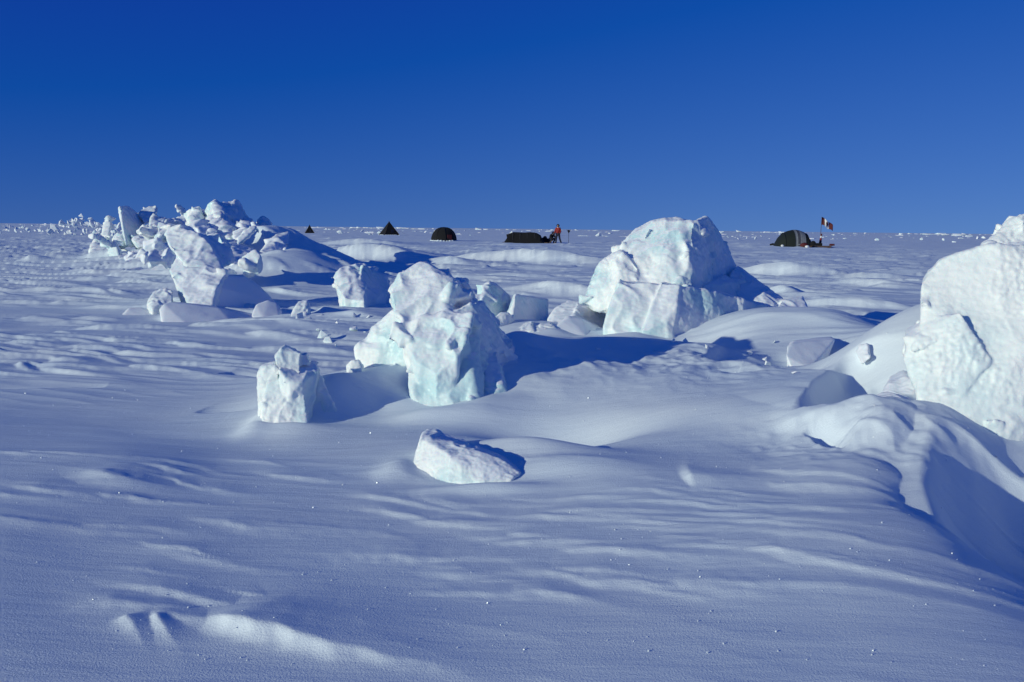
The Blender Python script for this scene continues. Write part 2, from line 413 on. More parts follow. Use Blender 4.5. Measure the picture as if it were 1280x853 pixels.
def height(x, y, full=True):
    x = np.asarray(x, float); y = np.asarray(y, float)
    shp = x.shape; x = x.ravel(); y = y.ravel()
    r = np.hypot(x, y)
    z = np.zeros_like(x)
    near = (y > 1.0) & (y < 21) & (np.abs(x) < 14)
    xn, yn = x[near], y[near]
    zz = np.full(xn.shape, _W[-3]) + _W[-2] * xn + _W[-1] * yn
    for (cx, cy, _), wk in zip(ctrl, _W[:len(ctrl)]):
        zz += wk * _tps((xn - cx) ** 2 + (yn - cy) ** 2)
    zz = zz + 0
    m = sstep(1.6, 2.6, yn) * (1 - sstep(15, 20, yn)) * (1 - sstep(.62, .85, np.abs(xn) / (yn + 1.5)))
    z[near] += np.clip(zz, -.4, 1.2) * m
    for (cx, cy, rx, ry, rot, h) in BUMPS:
        R = 3 * max(rx, ry)
        s = (np.abs(x - cx) < R) & (np.abs(y - cy) < R)
        if not s.any(): continue
        u = (x[s] - cx) * math.cos(rot) + (y[s] - cy) * math.sin(rot); v = -(x[s] - cx) * math.sin(rot) + (y[s] - cy) * math.cos(rot)
        z[s] += h * np.exp(-((u / rx) ** 2 + (v / ry) ** 2))
    # undulation of the whole floe
    z += .028 * fbm2(x / 5 + 3, y / 3.2, 3, 5) * sstep(9, 16, r) + .012 * fbm2(x / 1.6, y / 1.1, 3, 9) + .0
    z += .12 * noise2(x / 22, y / 14, 31) * sstep(18, 40, r) * (1 - sstep(250, 600, r))
    wx = x + .25 * noise2(x * .9, y * .9, 61); wy = y + .16 * noise2(x * 1.1 + 7, y * 1.1, 62) + .03 * noise2(x * 4.5 + 7, y * 4.5, 63) + .012 * noise2(x * 13, y * 13, 64)
    zd = np.zeros_like(z)
    for (cx, cy, lw, ll, nn, ff, rot, h) in DUNES:
        R = 2.6 * max(lw, ll, nn, ff)
        s = (np.abs(x - cx) < R) & (np.abs(y - cy) < R)
        if not s.any(): continue
        dx, dy = wx[s] - cx, wy[s] - cy
        u = dx * math.cos(rot) + dy * math.sin(rot); v = -dx * math.sin(rot) + dy * math.cos(rot)
        uu = np.where(u < 0, u / lw, u / ll); vv = np.where(v < 0, -v / nn, v / ff)
        q = uu * uu + vv ** 1.3
        zd[s] = np.maximum(zd[s], h * np.exp(-q))
    z += zd
    for pts, wr, wl, pr, pl in CRESTS:      # wind-cut crests: steep on the right-hand side, gentle on the left
        pts = np.array(pts); wm = 2.6 * max(wr, wl)
        s = (x > pts[:, 0].min() - wm) & (x < pts[:, 0].max() + wm) & (y > pts[:, 1].min() - wm) & (y < pts[:, 1].max() + wm)
        if not s.any(): continue
        xs, ys = x[s], y[s]; bd = np.full(xs.shape, 1e9); bz = np.zeros_like(xs); bs = np.zeros_like(xs)
        for a_, b_ in zip(pts[:-1], pts[1:]):
            dv = b_[:2] - a_[:2]; L2 = (dv ** 2).sum()
            tt = np.clip(((xs - a_[0]) * dv[0] + (ys - a_[1]) * dv[1]) / L2, 0, 1)
            ex = xs - a_[0] - tt * dv[0]; ey = ys - a_[1] - tt * dv[1]
            dd = np.hypot(ex, ey); sd = np.sign(ex * dv[1] - ey * dv[0])
            m_ = dd < bd
            bd = np.where(m_, dd, bd); bz = np.where(m_, a_[2] + tt * (b_[2] - a_[2]), bz); bs = np.where(m_, np.clip((ex * dv[1] - ey * dv[0]) / (dd * math.sqrt(L2) + 1e-9), -1, 1), bs)
        bd = bd * (1 + .12 * noise2(xs * 3, ys * 3, 44))
        fr = .5 + .5 * bs; prf = np.exp(-(bd / (wl + (wr - wl) * fr)) ** (pl + (pr - pl) * fr))
        g0 = z[s]
        z[s] = g0 + np.maximum(bz - g0, 0) * prf
    for pts, depth, edge, wr in SCOOPS:     # hollows cut under a sharp lip
        pts = np.array(pts); wm = 2.6 * wr
        s = (x > pts[:, 0].min() - wm) & (x < pts[:, 0].max() + wm) & (y > pts[:, 1].min() - wm) & (y < pts[:, 1].max() + wm)
        if not s.any(): continue
        xs, ys = x[s], y[s]; bd = np.full(xs.shape, 1e9); bs = np.zeros_like(xs); al = np.zeros_like(xs)
        tot = sum(math.hypot(*(b_[:2] - a_[:2])) for a_, b_ in zip(pts[:-1], pts[1:])); acc = 0
        for a_, b_ in zip(pts[:-1], pts[1:]):
            dv = b_[:2] - a_[:2]; L2 = (dv ** 2).sum()
            tt = np.clip(((xs - a_[0]) * dv[0] + (ys - a_[1]) * dv[1]) / L2, 0, 1)
            ex = xs - a_[0] - tt * dv[0]; ey = ys - a_[1] - tt * dv[1]; dd = np.hypot(ex, ey)
            m_ = dd < bd
            bs = np.where(m_, np.clip((ex * dv[1] - ey * dv[0]) / (dd * math.sqrt(L2) + 1e-9), -1, 1), bs); bd = np.where(m_, dd, bd)
            al = np.where(m_, (acc + tt * math.sqrt(L2)) / tot, al); acc += math.sqrt(L2)
        side = np.clip(bs, 0, 1)
        z[s] -= depth * side * np.sin(np.clip(al, 0, 1) * math.pi) ** .6 * (1 - np.exp(-(bd / edge) ** 2)) * np.exp(-(bd / wr) ** 2)
    # fine hard-snow ridges
    a = -.22
    ru = x * math.cos(a) + y * math.sin(a); rv = -x * math.sin(a) + y * math.cos(a)
    nn_ = noise2(ru * .9 + 11, rv * 4.2, 71)
    patch = sstep(-.1, .5, noise2(x / 2.6, y / 2.0, 77))
    farm = sstep(8, 13, r) * (1 - sstep(14, 24, r))
    z += (1 - np.abs(nn_)) ** 3 * .022 * patch * (farm + .16)
    rim = np.exp(-((x - 2.15) / .6) ** 2 - ((y - 5.9) / .5) ** 2) + np.exp(-((x - 1.6) / .8) ** 2 - ((y - 8.6) / .9) ** 2) + .6 * np.exp(-((x - .2) / .7) ** 2 - ((y - 8.3) / .5) ** 2)
    z += rim * (.035 * fbm2(x * 2.2, y * 2.2, 4, 93) + .02 * (1 - np.abs(noise2(x * 5, y * 5, 94))) ** 2)
    n5 = noise2(ru * .35 + 2, rv * 1.5, 81)
    z += .06 * sstep(-.04, .05, n5) * sstep(16, 30, r) * (1 - sstep(45, 110, r))
    return z.reshape(shp)
def zat(x, y): return float(height(np.array([x]), np.array([y]))[0])

def build_snow():
    NC = 860
    th = np.concatenate([np.linspace(-180, -48, 40)[:-1], np.linspace(-48, -31, 50)[:-1], np.linspace(-31, 31, NC), np.linspace(31, 48, 50)[1:], np.linspace(48, 180, 40)[1:]])
    th = np.radians(th)[:-1] if False else np.radians(th)
    rr = [0.25, 0.6, 1.0, 1.4, 1.8, 2.1, 2.3]
    while rr[-1] < 9000:
        r = rr[-1]
        g = .0042 if r < 5.5 else .0030 if r < 10.5 else .0042 if r < 30 else .0065 if r < 120 else .02 if r < 600 else .12
        rr.append(r * (1 + g))
    rr = np.array(rr)
    Rr, T = np.meshgrid(rr, th, indexing='ij')
    x = Rr * np.sin(T); y = Rr * np.cos(T)
    z = height(x, y)
    nr, ncol = x.shape
    v = np.stack([x.ravel(), y.ravel(), z.ravel()], 1)
    idx = np.arange(nr * ncol).reshape(nr, ncol)
    f = np.stack([idx[:-1, :-1], idx[1:, :-1], idx[1:, 1:], idx[:-1, 1:]], -1).reshape(-1, 4)
    me = bpy.data.meshes.new('snow_field')
    me.vertices.add(len(v)); me.vertices.foreach_set('co', v.ravel())
    me.loops.add(f.size); me.loops.foreach_set('vertex_index', f.ravel()[:].astype(np.int32))
    me.polygons.add(len(f)); me.polygons.foreach_set('loop_start', np.arange(0, f.size, 4, dtype=np.int32))
    me.polygons.foreach_set('use_smooth', np.ones(len(f), bool))
    me.update(calc_edges=True); me.validate()
    # make sure the sheet faces up
    if me.polygons[len(f) // 2].normal.z < 0: me.flip_normals()
    me.materials.append(MAT['snow'])
    o = bpy.data.objects.new('snow_field', me); C.objects.link(o)
    tag(o, kind='structure'); print('snow faces', len(f))
build_snow()

# ------------------------------------------------------------------ ice
def hull_bm(bm, pts):
    vs = [bm.verts.new(p) for p in pts]
    r = bmesh.ops.convex_hull(bm, input=vs)
    junk = [g for g in r['geom_interior'] if isinstance(g, bmesh.types.BMVert)]
    bmesh.ops.delete(bm, geom=list(set(junk)), context='VERTS')
def hull(pts, t=.4, shrink=.92):
    """front points (photo x, photo y, distance) and their copies t metres behind -> world points"""
    f = [P(*p[:3]) for p in pts]
    c = sum(f, Vector()) / len(f)
    kx = (c.y + t) / c.y
    b = [Vector((c.x * kx + (q.x - c.x) * shrink, q.y + t, c.z + (q.z - c.z) * shrink - .02)) for q in f]
    lo = min(q.z for q in f); hi = max(q.z for q in f)
    foot = []
    if lo < .36:                                   # standing pieces go on down into the snow
        foot = [Vector((q.x + (c.x - q.x) * .04, q.y + .03, -.3)) for q in f + b if q.z < lo + .22 * (hi - lo)]
    return f + b + foot
def crags(hulls, n, smin, smax, seed, up=.35):
    """small broken lumps frozen onto the mass: stacked bits, notches and ragged outlines"""
    rq = random.Random(seed); out = list(hulls)
    for k in range(n):
        h = rq.choice(hulls); a, b = rq.choice(h), rq.choice(h)
        c = a.lerp(b, rq.uniform(0, .25)); s_ = smin + (smax - smin) * rq.random() ** 1.6
        if c.z < -.1: continue
        ax = Vector((rq.uniform(.6, 1.5), rq.uniform(.6, 1.3), rq.uniform(.4, 1.3)))
        R = Matrix.Rotation(rq.uniform(0, 6.28), 3, 'Z') @ Matrix.Rotation(rq.uniform(-.7, .7), 3, 'X')
        ctr = sum(h, Vector()) / len(h); c = c + (ctr - c).normalized() * s_ * .25
        out.append([c + R @ Vector((ax[i] * s_ * q for i, q in enumerate((rq.uniform(-.6, .6), rq.uniform(-.6, .6), rq.uniform(-.6, .6)))) ) for _ in range(11)])
    return out
def sculpt(name, hulls, mat, voxel, parent=None, origin=None, amp=1.0, size=.4, seed=0, smooth=2, crumb=0.0, snowy=False):
    bm = bmesh.new()
    for h in hulls:
        b2 = bmesh.new(); hull_bm(b2, h)
        bmesh.ops.recalc_face_normals(b2, faces=b2.faces)
        tmp = bpy.data.meshes.new('t'); b2.to_mesh(tmp); b2.free(); bm.from_mesh(tmp); bpy.data.meshes.remove(tmp)
    me = bpy.data.meshes.new(name); bm.to_mesh(me); bm.free()
    o = bpy.data.objects.new(name, me); C.objects.link(o)
    r = o.modifiers.new('r', 'REMESH'); r.mode = 'VOXEL'; r.voxel_size = voxel
    if smooth:
        s = o.modifiers.new('s', 'SMOOTH'); s.factor = .5; s.iterations = smooth
    dg = bpy.context.evaluated_depsgraph_get()
    new = bpy.data.meshes.new_from_object(o.evaluated_get(dg))
    bpy.data.objects.remove(o); bpy.data.meshes.remove(me)
    new.name = name
    n = len(new.vertices)
    co = np.zeros(n * 3); new.vertices.foreach_get('co', co); co = co.reshape(-1, 3)
    nr = np.zeros(n * 3); new.vertices.foreach_get('normal', nr); nr = nr.reshape(-1, 3)
    q = co + 0.13 * size * np.stack([noise3(co / (size * .5), seed + 91), noise3(co / (size * .5), seed + 92), noise3(co / (size * .5), seed + 93)], 1)
    d = .20 * noise3(q / size * .8, seed) + .03 * noise3(q / size * 2.7, seed + 5)
    mk = .25 + .75 * sstep(-.15, .35, noise3(q / size * .8, seed + 77))
    if not snowy:
        el = np.array([1, 1, .45])
        wq = q * el / size + .35 * np.stack([noise3(q / size * 1.3, seed + 21), noise3(q / size * 1.3, seed + 22), noise3(q / size * 1.3, seed + 23)], 1)
        r1 = 1 - np.abs(noise3(wq * 1.7, seed + 24)) * 2.2          # wind-scooped hollows with crisp edges between
        r2_ = 1 - np.abs(noise3(wq * 4.6, seed + 27)) * 2.2
        if voxel > .03:
            f0, e0 = facets(q / (size * .9), seed + 35)
            d = d + .26 * f0 * sstep(0, .05, e0) + .05 * (r1 - .45)
        else:
            d = d + .17 * (r1 - .45) + .03 * mk * (r2_ - .45)
        f2, e2 = facets(q / (size * .28), seed + 31)
        d = d + .09 * mk * f2 * sstep(0, .18, e2) + .022 * noise3(q * np.array([.35, .35, 3.2]) / size * 2.2, seed + 43)
        d = d + mk * (.018 * noise3(q / size * 9, seed + 41) + .014 * noise3(q / size * 19, seed + 42))
    d = d * size * .62 * amp
    if crumb:
        rough = .15 + 1.6 * sstep(.0, .4, noise3(co / (size * .7), seed + 55))
        d += crumb * rough * (np.abs(noise3(co / .06, seed + 51)) + .7 * noise3(co / .028, seed + 52))
    d += voxel * .35 * noise3(co / (voxel * 3.2), seed + 61) * (0 if snowy else 1)
    co = co + nr * d[:, None]
    if origin is None:
        c = co.mean(0); origin = (c[0], c[1], co[:, 2].min())
    co = co - np.array(origin)
    new.vertices.foreach_set('co', co.ravel())
    new.polygons.foreach_set('use_smooth', np.ones(len(new.polygons), bool))
    new.materials.clear(); new.materials.append(mat)
    new.update()
    o = bpy.data.objects.new(name, new); C.objects.link(o)
    if parent is not None:
        o.parent = parent; o.location = Vector(origin) - parent.location
    else: o.location = origin
    return o
G_RIDGE = 'ice blocks of the pressure ridge'

# the central block: tall leaning head, broad body, low left flank
A_body = [hull([(503, 447, 7.75), (515, 490, 7.5), (531, 532, 7.32), (604, 527, 7.35), (590, 470, 7.5), (585, 420, 7.7), (598, 376, 7.95), (571, 386, 7.8), (530, 418, 7.8)], .75),
          hull([(590, 380, 8.0), (600, 378, 8.05), (588, 450, 7.6), (600, 528, 7.4), (650, 500, 8.0), (655, 462, 8.25), (630, 425, 8.45), (612, 395, 8.3)], .55),
          hull([(612, 445, 7.85), (622, 440, 7.9), (628, 480, 7.6), (640, 515, 7.5), (600, 525, 7.4), (606, 480, 7.6)], .25)]
A_head = [hull([(523, 333, 8.25), (533, 331, 8.3), (545, 340, 8.15), (560, 347, 8.15), (572, 352, 8.2), (574, 375, 8.0), (560, 394, 7.85), (530, 422, 7.75), (508, 412, 7.75), (493, 392, 7.9), (489, 362, 8.1), (500, 344, 8.2)], .6),
          hull([(572, 351, 8.2), (577, 356, 8.35), (581, 376, 8.3), (560, 397, 7.95), (574, 375, 8.02)], .4)]
A_flank = [hull([(500, 380, 8.25), (490, 395, 8.2), (466, 412, 8.25), (458, 424, 8.2), (447, 440, 8.15), (452, 475, 8.05), (475, 475, 8.0), (503, 460, 7.95), (530, 440, 7.9), (530, 410, 8.0)], .5)]
A_neck = [hull([(512, 398, 7.80), (560, 388, 7.80), (592, 392, 7.70), (578, 440, 7.46), (545, 470, 7.42), (518, 450, 7.54), (500, 420, 7.75)], .5)]
o = sculpt('ice_block', crags(A_body + A_head + A_flank + A_neck, 46, .08, .26, 3), MAT['ice'], .0100, None, None, .62, .40, 2, 3, .003)
tag(o, 'tall jagged ice block in the centre with a leaning rounded head and broad lit body', 'ice block', G_RIDGE)
o = sculpt('ice_lump', [hull([(434, 457, 7.85), (440, 451, 7.8), (449, 450, 7.8), (455, 458, 7.8), (452, 467, 7.75), (436, 467, 7.75)], .14)], MAT['rough_ice'], .007, None, None, .5, .15, 4, 3)
tag(o, 'small round white ice lump at the left foot of the central block', 'ice lump', G_RIDGE)

# small pillar with a cap
org = P(365, 530, 7.1)
B = empty('ice_pillar', org)
tag(B, 'small ice pillar with a square cap at the left end of the central bank', 'ice pillar', G_RIDGE)
sculpt('column', crags([hull([(337, 470, 7.10), (334, 490, 7.06), (327, 515, 6.98), (325, 545, 6.90), (356, 550, 6.88), (388, 546, 6.90), (378, 510, 7.0), (375, 484, 7.06), (377, 468, 7.08)], .24),
                  hull([(349, 463, 7.03), (362, 478, 6.99), (379, 479, 7.02), (399, 463, 7.2), (392, 456, 7.3), (350, 457, 7.12)], .25),
                  hull([(383, 474, 7.30), (398, 466, 7.34), (404, 492, 7.30), (414, 514, 7.25), (428, 532, 7.18), (400, 540, 7.12), (386, 535, 7.16)], .16)], 12, .05, .13, 4),
       MAT['ice'], .0085, B, P(365, 520, 7.15), .6, .30, 5, 4)
sculpt('cap', [hull([(350, 437, 7.15), (356, 432, 7.2), (368, 437, 7.2), (377, 441, 7.15), (375, 468, 7.08), (346, 468, 7.06), (344, 446, 7.12)], .25),
               hull([(374, 443, 7.18), (384, 441, 7.2), (389, 452, 7.2), (387, 459, 7.2), (374, 460, 7.15)], .18)],
       MAT['rough_ice'], .0085, B, P(362, 455, 7.2), .5, .22, 6, 3)
sculpt('side_lump', [hull([(323, 465, 7.12), (328, 458, 7.1), (345, 454, 7.1), (349, 462, 7.06), (338, 474, 7.06), (322, 476, 7.1)], .2)],
       MAT['rough_ice'], .0085, B, P(335, 465, 7.2), .7, .16, 7, 2, .004)

# low block in the foreground
o = sculpt('ice_block', [hull([(527, 548, 5.80), (532, 545, 5.82), (545, 545, 5.84), (590, 559, 5.66), (566, 571, 5.52), (560, 604, 5.43), (521, 602, 5.60), (513, 595, 5.68), (519, 572, 5.74)], .30),
                         hull([(562, 571, 5.52), (592, 561, 5.58), (630, 577, 5.50), (652, 590, 5.44), (640, 599, 5.36), (600, 604, 5.36), (560, 604, 5.43)], .22)],
       MAT['ice'], .0065, None, None, .34, .25, 8, 4)
tag(o, 'low glassy ice block poking out of the smooth snow in front of the others', 'ice block', G_RIDGE)

# big boulder
C_main = [hull([(777, 307, 12.7), (795, 290, 12.8), (815, 278, 12.8), (846, 273, 12.9), (868, 278, 12.6), (866, 320, 12.3), (864, 372, 12.05), (790, 368, 12.1), (774, 345, 12.35)], 1.3),
          hull([(868, 278, 12.62), (882, 273, 13.0), (896, 287, 13.3), (908, 309, 14.0), (908, 333, 14.0), (922, 350, 13.9), (900, 385, 12.9), (862, 380, 12.1), (866, 320, 12.32)], .9),
          hull([(900, 345, 13.0), (930, 350, 13.2), (938, 376, 13.1), (880, 384, 12.2), (880, 360, 12.4)], .5)]
C_sh = [hull([(778, 314, 12.45), (765, 317, 12.6), (753, 325, 12.6), (750, 342, 12.5), (738, 362, 12.45), (732, 381, 12.35), (742, 388, 12.3), (762, 392, 12.1), (792, 385, 12.0), (800, 335, 12.3)], 1.1)]
o = sculpt('ice_boulder', crags(C_main + C_sh, 46, .12, .30, 6), MAT['ice'], .0160, None, None, .62, .6, 9, 2, .006)
tag(o, 'largest ice boulder rising above the horizon right of centre, one side in deep shade', 'ice boulder', G_RIDGE)
o = sculpt('ice_slab', [hull([(912, 345, 13.3), (922, 332, 13.6), (930, 340, 13.4), (953, 360, 13.2), (981, 374, 13.0), (975, 392, 12.5), (925, 392, 12.6)], .35),
                        hull([(975, 376, 12.7), (1003, 371, 12.9), (1012, 386, 12.6), (1000, 392, 12.4), (970, 392, 12.4)], .4)],
       MAT['snowy_ice'], .016, None, None, .5, .35, 12, 3)
tag(o, 'pointed slab sloping down to the right behind the largest boulder', 'ice slab', G_RIDGE)
D_ = [hull([(774, 348, 11.95), (768, 380, 11.8), (754, 410, 11.6), (798, 424, 11.4), (806, 415, 11.65), (822, 385, 11.75), (828, 357, 11.9)], .6),
      hull([(826, 352, 11.85), (850, 357, 11.75), (846, 390, 11.5), (838, 436, 11.3), (798, 426, 11.3), (806, 408, 11.5), (822, 380, 11.7)], .5),
      hull([(846, 357, 11.75), (897, 366, 12.05), (962, 381, 12.5), (955, 400, 12.4), (915, 440, 12.1), (838, 438, 11.32), (843, 395, 11.5)], .5)]
o = sculpt('ice_slab', D_, MAT['ice'], .015, None, None, .38, .55, 13, 3)
tag(o, 'wide glassy blue-green slab leaning against the front of the largest boulder', 'ice slab', G_RIDGE)

# blocks between the central block and the boulder
def blk(name, label, cat, fronts, t, mat, vox, amp=.5, size=.3, seed=0, smooth=2, crumb=0, snowy=False):
    hs = [hull(f, t) for f in fronts]
    if not snowy and fronts[0][0][2] > 12 and t > .55: hs = crags(hs, 9, size * .25, size * .8, seed)
    o = sculpt(name, hs, MAT[mat], vox, None, None, amp, size, seed, smooth, crumb, snowy)
    return tag(o, label, cat, G_RIDGE)
blk('ice_block', 'shaded upright ice block with a bright left tip just right of the central block', 'ice block',
    [[(603, 358, 13.2), (611, 353, 13.3), (620, 357, 13.4), (638, 371, 13.6), (632, 405, 13.2), (612, 405, 12.7), (600, 385, 12.7), (604, 372, 13.0)]], .6, 'ice', .017, .4, .4, 21)
blk('ice_slab', 'blue shaded box-shaped slab with a bright narrow left edge', 'ice slab',
    [[(643, 368, 12.9), (639, 391, 12.6), (632, 398, 12.5), (642, 400, 12.4), (645, 369, 12.7)], [(644, 368, 12.75), (686, 375, 13.7), (685, 402, 13.4), (642, 400, 12.45)]], .5, 'ice', .016, .22, .4, 22)
blk('ice_lump', 'round bright ice lump in front of the box-shaped shaded slab', 'ice lump',
    [[(619, 396, 12.0), (626, 391, 12.1), (636, 391, 12.1), (642, 400, 12.2), (636, 410, 12.0), (624, 410, 11.9), (618, 404, 11.95)]], .3, 'rough_ice', .014, .5, .25, 23, 3)
blk('ice_block', 'low snow-dusted block with a ridged top close left of the largest boulder', 'ice block',
    [[(684, 400, 12.6), (694, 386, 12.8), (712, 379, 13.0), (728, 378, 13.0), (720, 410, 12.3), (690, 410, 12.3)], [(722, 379, 12.9), (735, 383, 13.0), (758, 390, 13.2), (760, 402, 13.0), (748, 412, 12.6), (712, 408, 12.2)]], .6, 'snowy_ice', .017, .4, .4, 24)
blk('ice_block', 'smooth low grey-blue snow hump in front of the ridged low block', 'snow hump',
    [[(703, 402, 11.9), (710, 397, 12.0), (728, 399, 12.1), (748, 408, 12.3), (768, 420, 12.3), (735, 424, 11.6), (680, 422, 11.6), (690, 410, 11.8)]], .7, 'snowy_ice', .017, .3, .35, 25, 4, 0, True)
blk('ice_lump', 'pair of small broken ice lumps before the shaded slab', 'ice lump',
    [[(646, 412, 11.8), (655, 404, 11.9), (665, 402, 11.9), (668, 414, 11.6), (650, 418, 11.6)], [(668, 414, 11.7), (675, 405, 11.8), (690, 404, 11.8), (696, 412, 11.7), (672, 420, 11.5)]], .3, 'rough_ice', .014, .7, .2, 26)
blk('ice_block', 'small ice block peeping over the shoulder of the central block', 'ice block',
    [[(580, 371, 14.6), (588, 362, 14.6), (602, 364, 14.7), (604, 378, 14.4), (582, 382, 14.2)]], .5, 'ice', .02, .5, .35, 27)
blk('ice_block', 'rounded greyish ice block behind and left of the central block', 'ice block',
    [[(417, 345, 17.9), (425, 336, 18.0), (440, 333, 18.1), (452, 330, 18.4), (462, 336, 18.4), (452, 360, 17.7), (456, 376, 17.1), (430, 372, 17.2), (419, 358, 17.6)],
     [(452, 332, 18.1), (462, 336, 18.4), (484, 346, 18.7), (488, 362, 18.4), (470, 374, 17.7), (448, 376, 17.2)]], .8, 'ice', .022, .55, .5, 28)

# the great block at the right edge
E = [hull([(1152, 352, 6.75), (1160, 338, 6.8), (1174, 325, 6.8), (1200, 316, 6.75), (1228, 309, 6.7), (1300, 300, 6.6), (1320, 400, 6.3), (1320, 520, 6.2), (1260, 545, 6.15), (1181, 556, 6.2), (1150, 520, 6.4), (1146, 490, 6.4), (1158, 430, 6.5), (1157, 380, 6.65)], 1.0),
     hull([(1228, 312, 6.8), (1247, 300, 6.85), (1250, 286, 6.9), (1257, 276, 6.9), (1280, 266, 6.85), (1340, 262, 6.8), (1400, 290, 6.7), (1400, 380, 6.5), (1240, 380, 6.6)], .8),
     hull([(1157, 400, 6.62), (1145, 415, 6.6), (1134, 432, 6.58), (1130, 450, 6.55), (1137, 470, 6.5), (1146, 492, 6.42), (1200, 500, 6.28), (1240, 450, 6.30), (1200, 390, 6.45)], .8),
     hull([(1300, 270, 6.8), (1500, 300, 6.9), (1560, 420, 6.9), (1540, 640, 6.5), (1300, 545, 6.2), (1300, 400, 6.3)], 1.2)]
o = sculpt('ice_boulder', crags(E, 60, .08, .30, 8), MAT['rough_ice'], .0105, None, None, .34, .5, 14, 3, .0055)
tag(o, 'great pale crumbly ice boulder cut by the right edge of the view', 'ice boulder', G_RIDGE)
# crusted rim block in front of it
K = [hull([(1066, 516, 6.15), (1080, 505, 6.2), (1096, 497, 6.25), (1112, 494, 6.3), (1136, 502, 6.3), (1146, 513, 6.2), (1120, 522, 6.0), (1085, 522, 6.0)], .3, .9)]
o = sculpt('ice_crust', K, MAT['snowy_ice'], .0085, None, None, .6, .22, 15, 3, .003)
tag(o, 'ragged icy crust along the top of the snow rim beside the great right boulder', 'ice crust', G_RIDGE)
blk('ice_lump', 'bright crusty lump where the right boulder meets the smooth mound', 'ice lump',
    [[(1104, 492, 6.8), (1112, 478, 6.9), (1130, 470, 6.9), (1146, 476, 6.8), (1146, 500, 6.6), (1142, 512, 6.4), (1112, 500, 6.6)]], .4, 'snowy_ice', .01, .4, .3, 30, 3)
blk('ice_block', 'small tilted snow-covered block on the drift right of the big slab', 'ice block',
    [[(983, 433, 9.55), (990, 429, 9.6), (1044, 424, 9.9), (1030, 446, 9.6), (1012, 460, 9.3), (988, 458, 9.3), (982, 444, 9.4)]], .5, 'snowy_ice', .012, .35, .3, 31, 4, 0, True)
blk('ice_lump', 'small lump at the foot of the smooth mound near the great right boulder', 'ice lump',
    [[(1070, 442, 8.1), (1074, 432, 8.15), (1084, 430, 8.1), (1088, 448, 7.95), (1078, 456, 7.95)]], .3, 'snowy_ice', .011, .4, .2, 32, 4)
blk('ice_lump', 'tiny icy knob on the smooth snow below the big slab', 'ice lump',
    [[(876, 470, 8.25), (888, 466, 8.3), (904, 472, 8.3), (900, 484, 8.1), (880, 484, 8.1)]], .15, 'snowy_ice', .008, .5, .12, 33, 3)
blk('ice_lump', 'little pointed ice lump on the slope between centre block and big slab', 'ice lump',
    [[(808, 452, 9.6), (818, 440, 9.8), (832, 446, 9.8), (836, 458, 9.5), (815, 466, 9.3)]], .2, 'snowy_ice', .01, .6, .15, 34, 2)

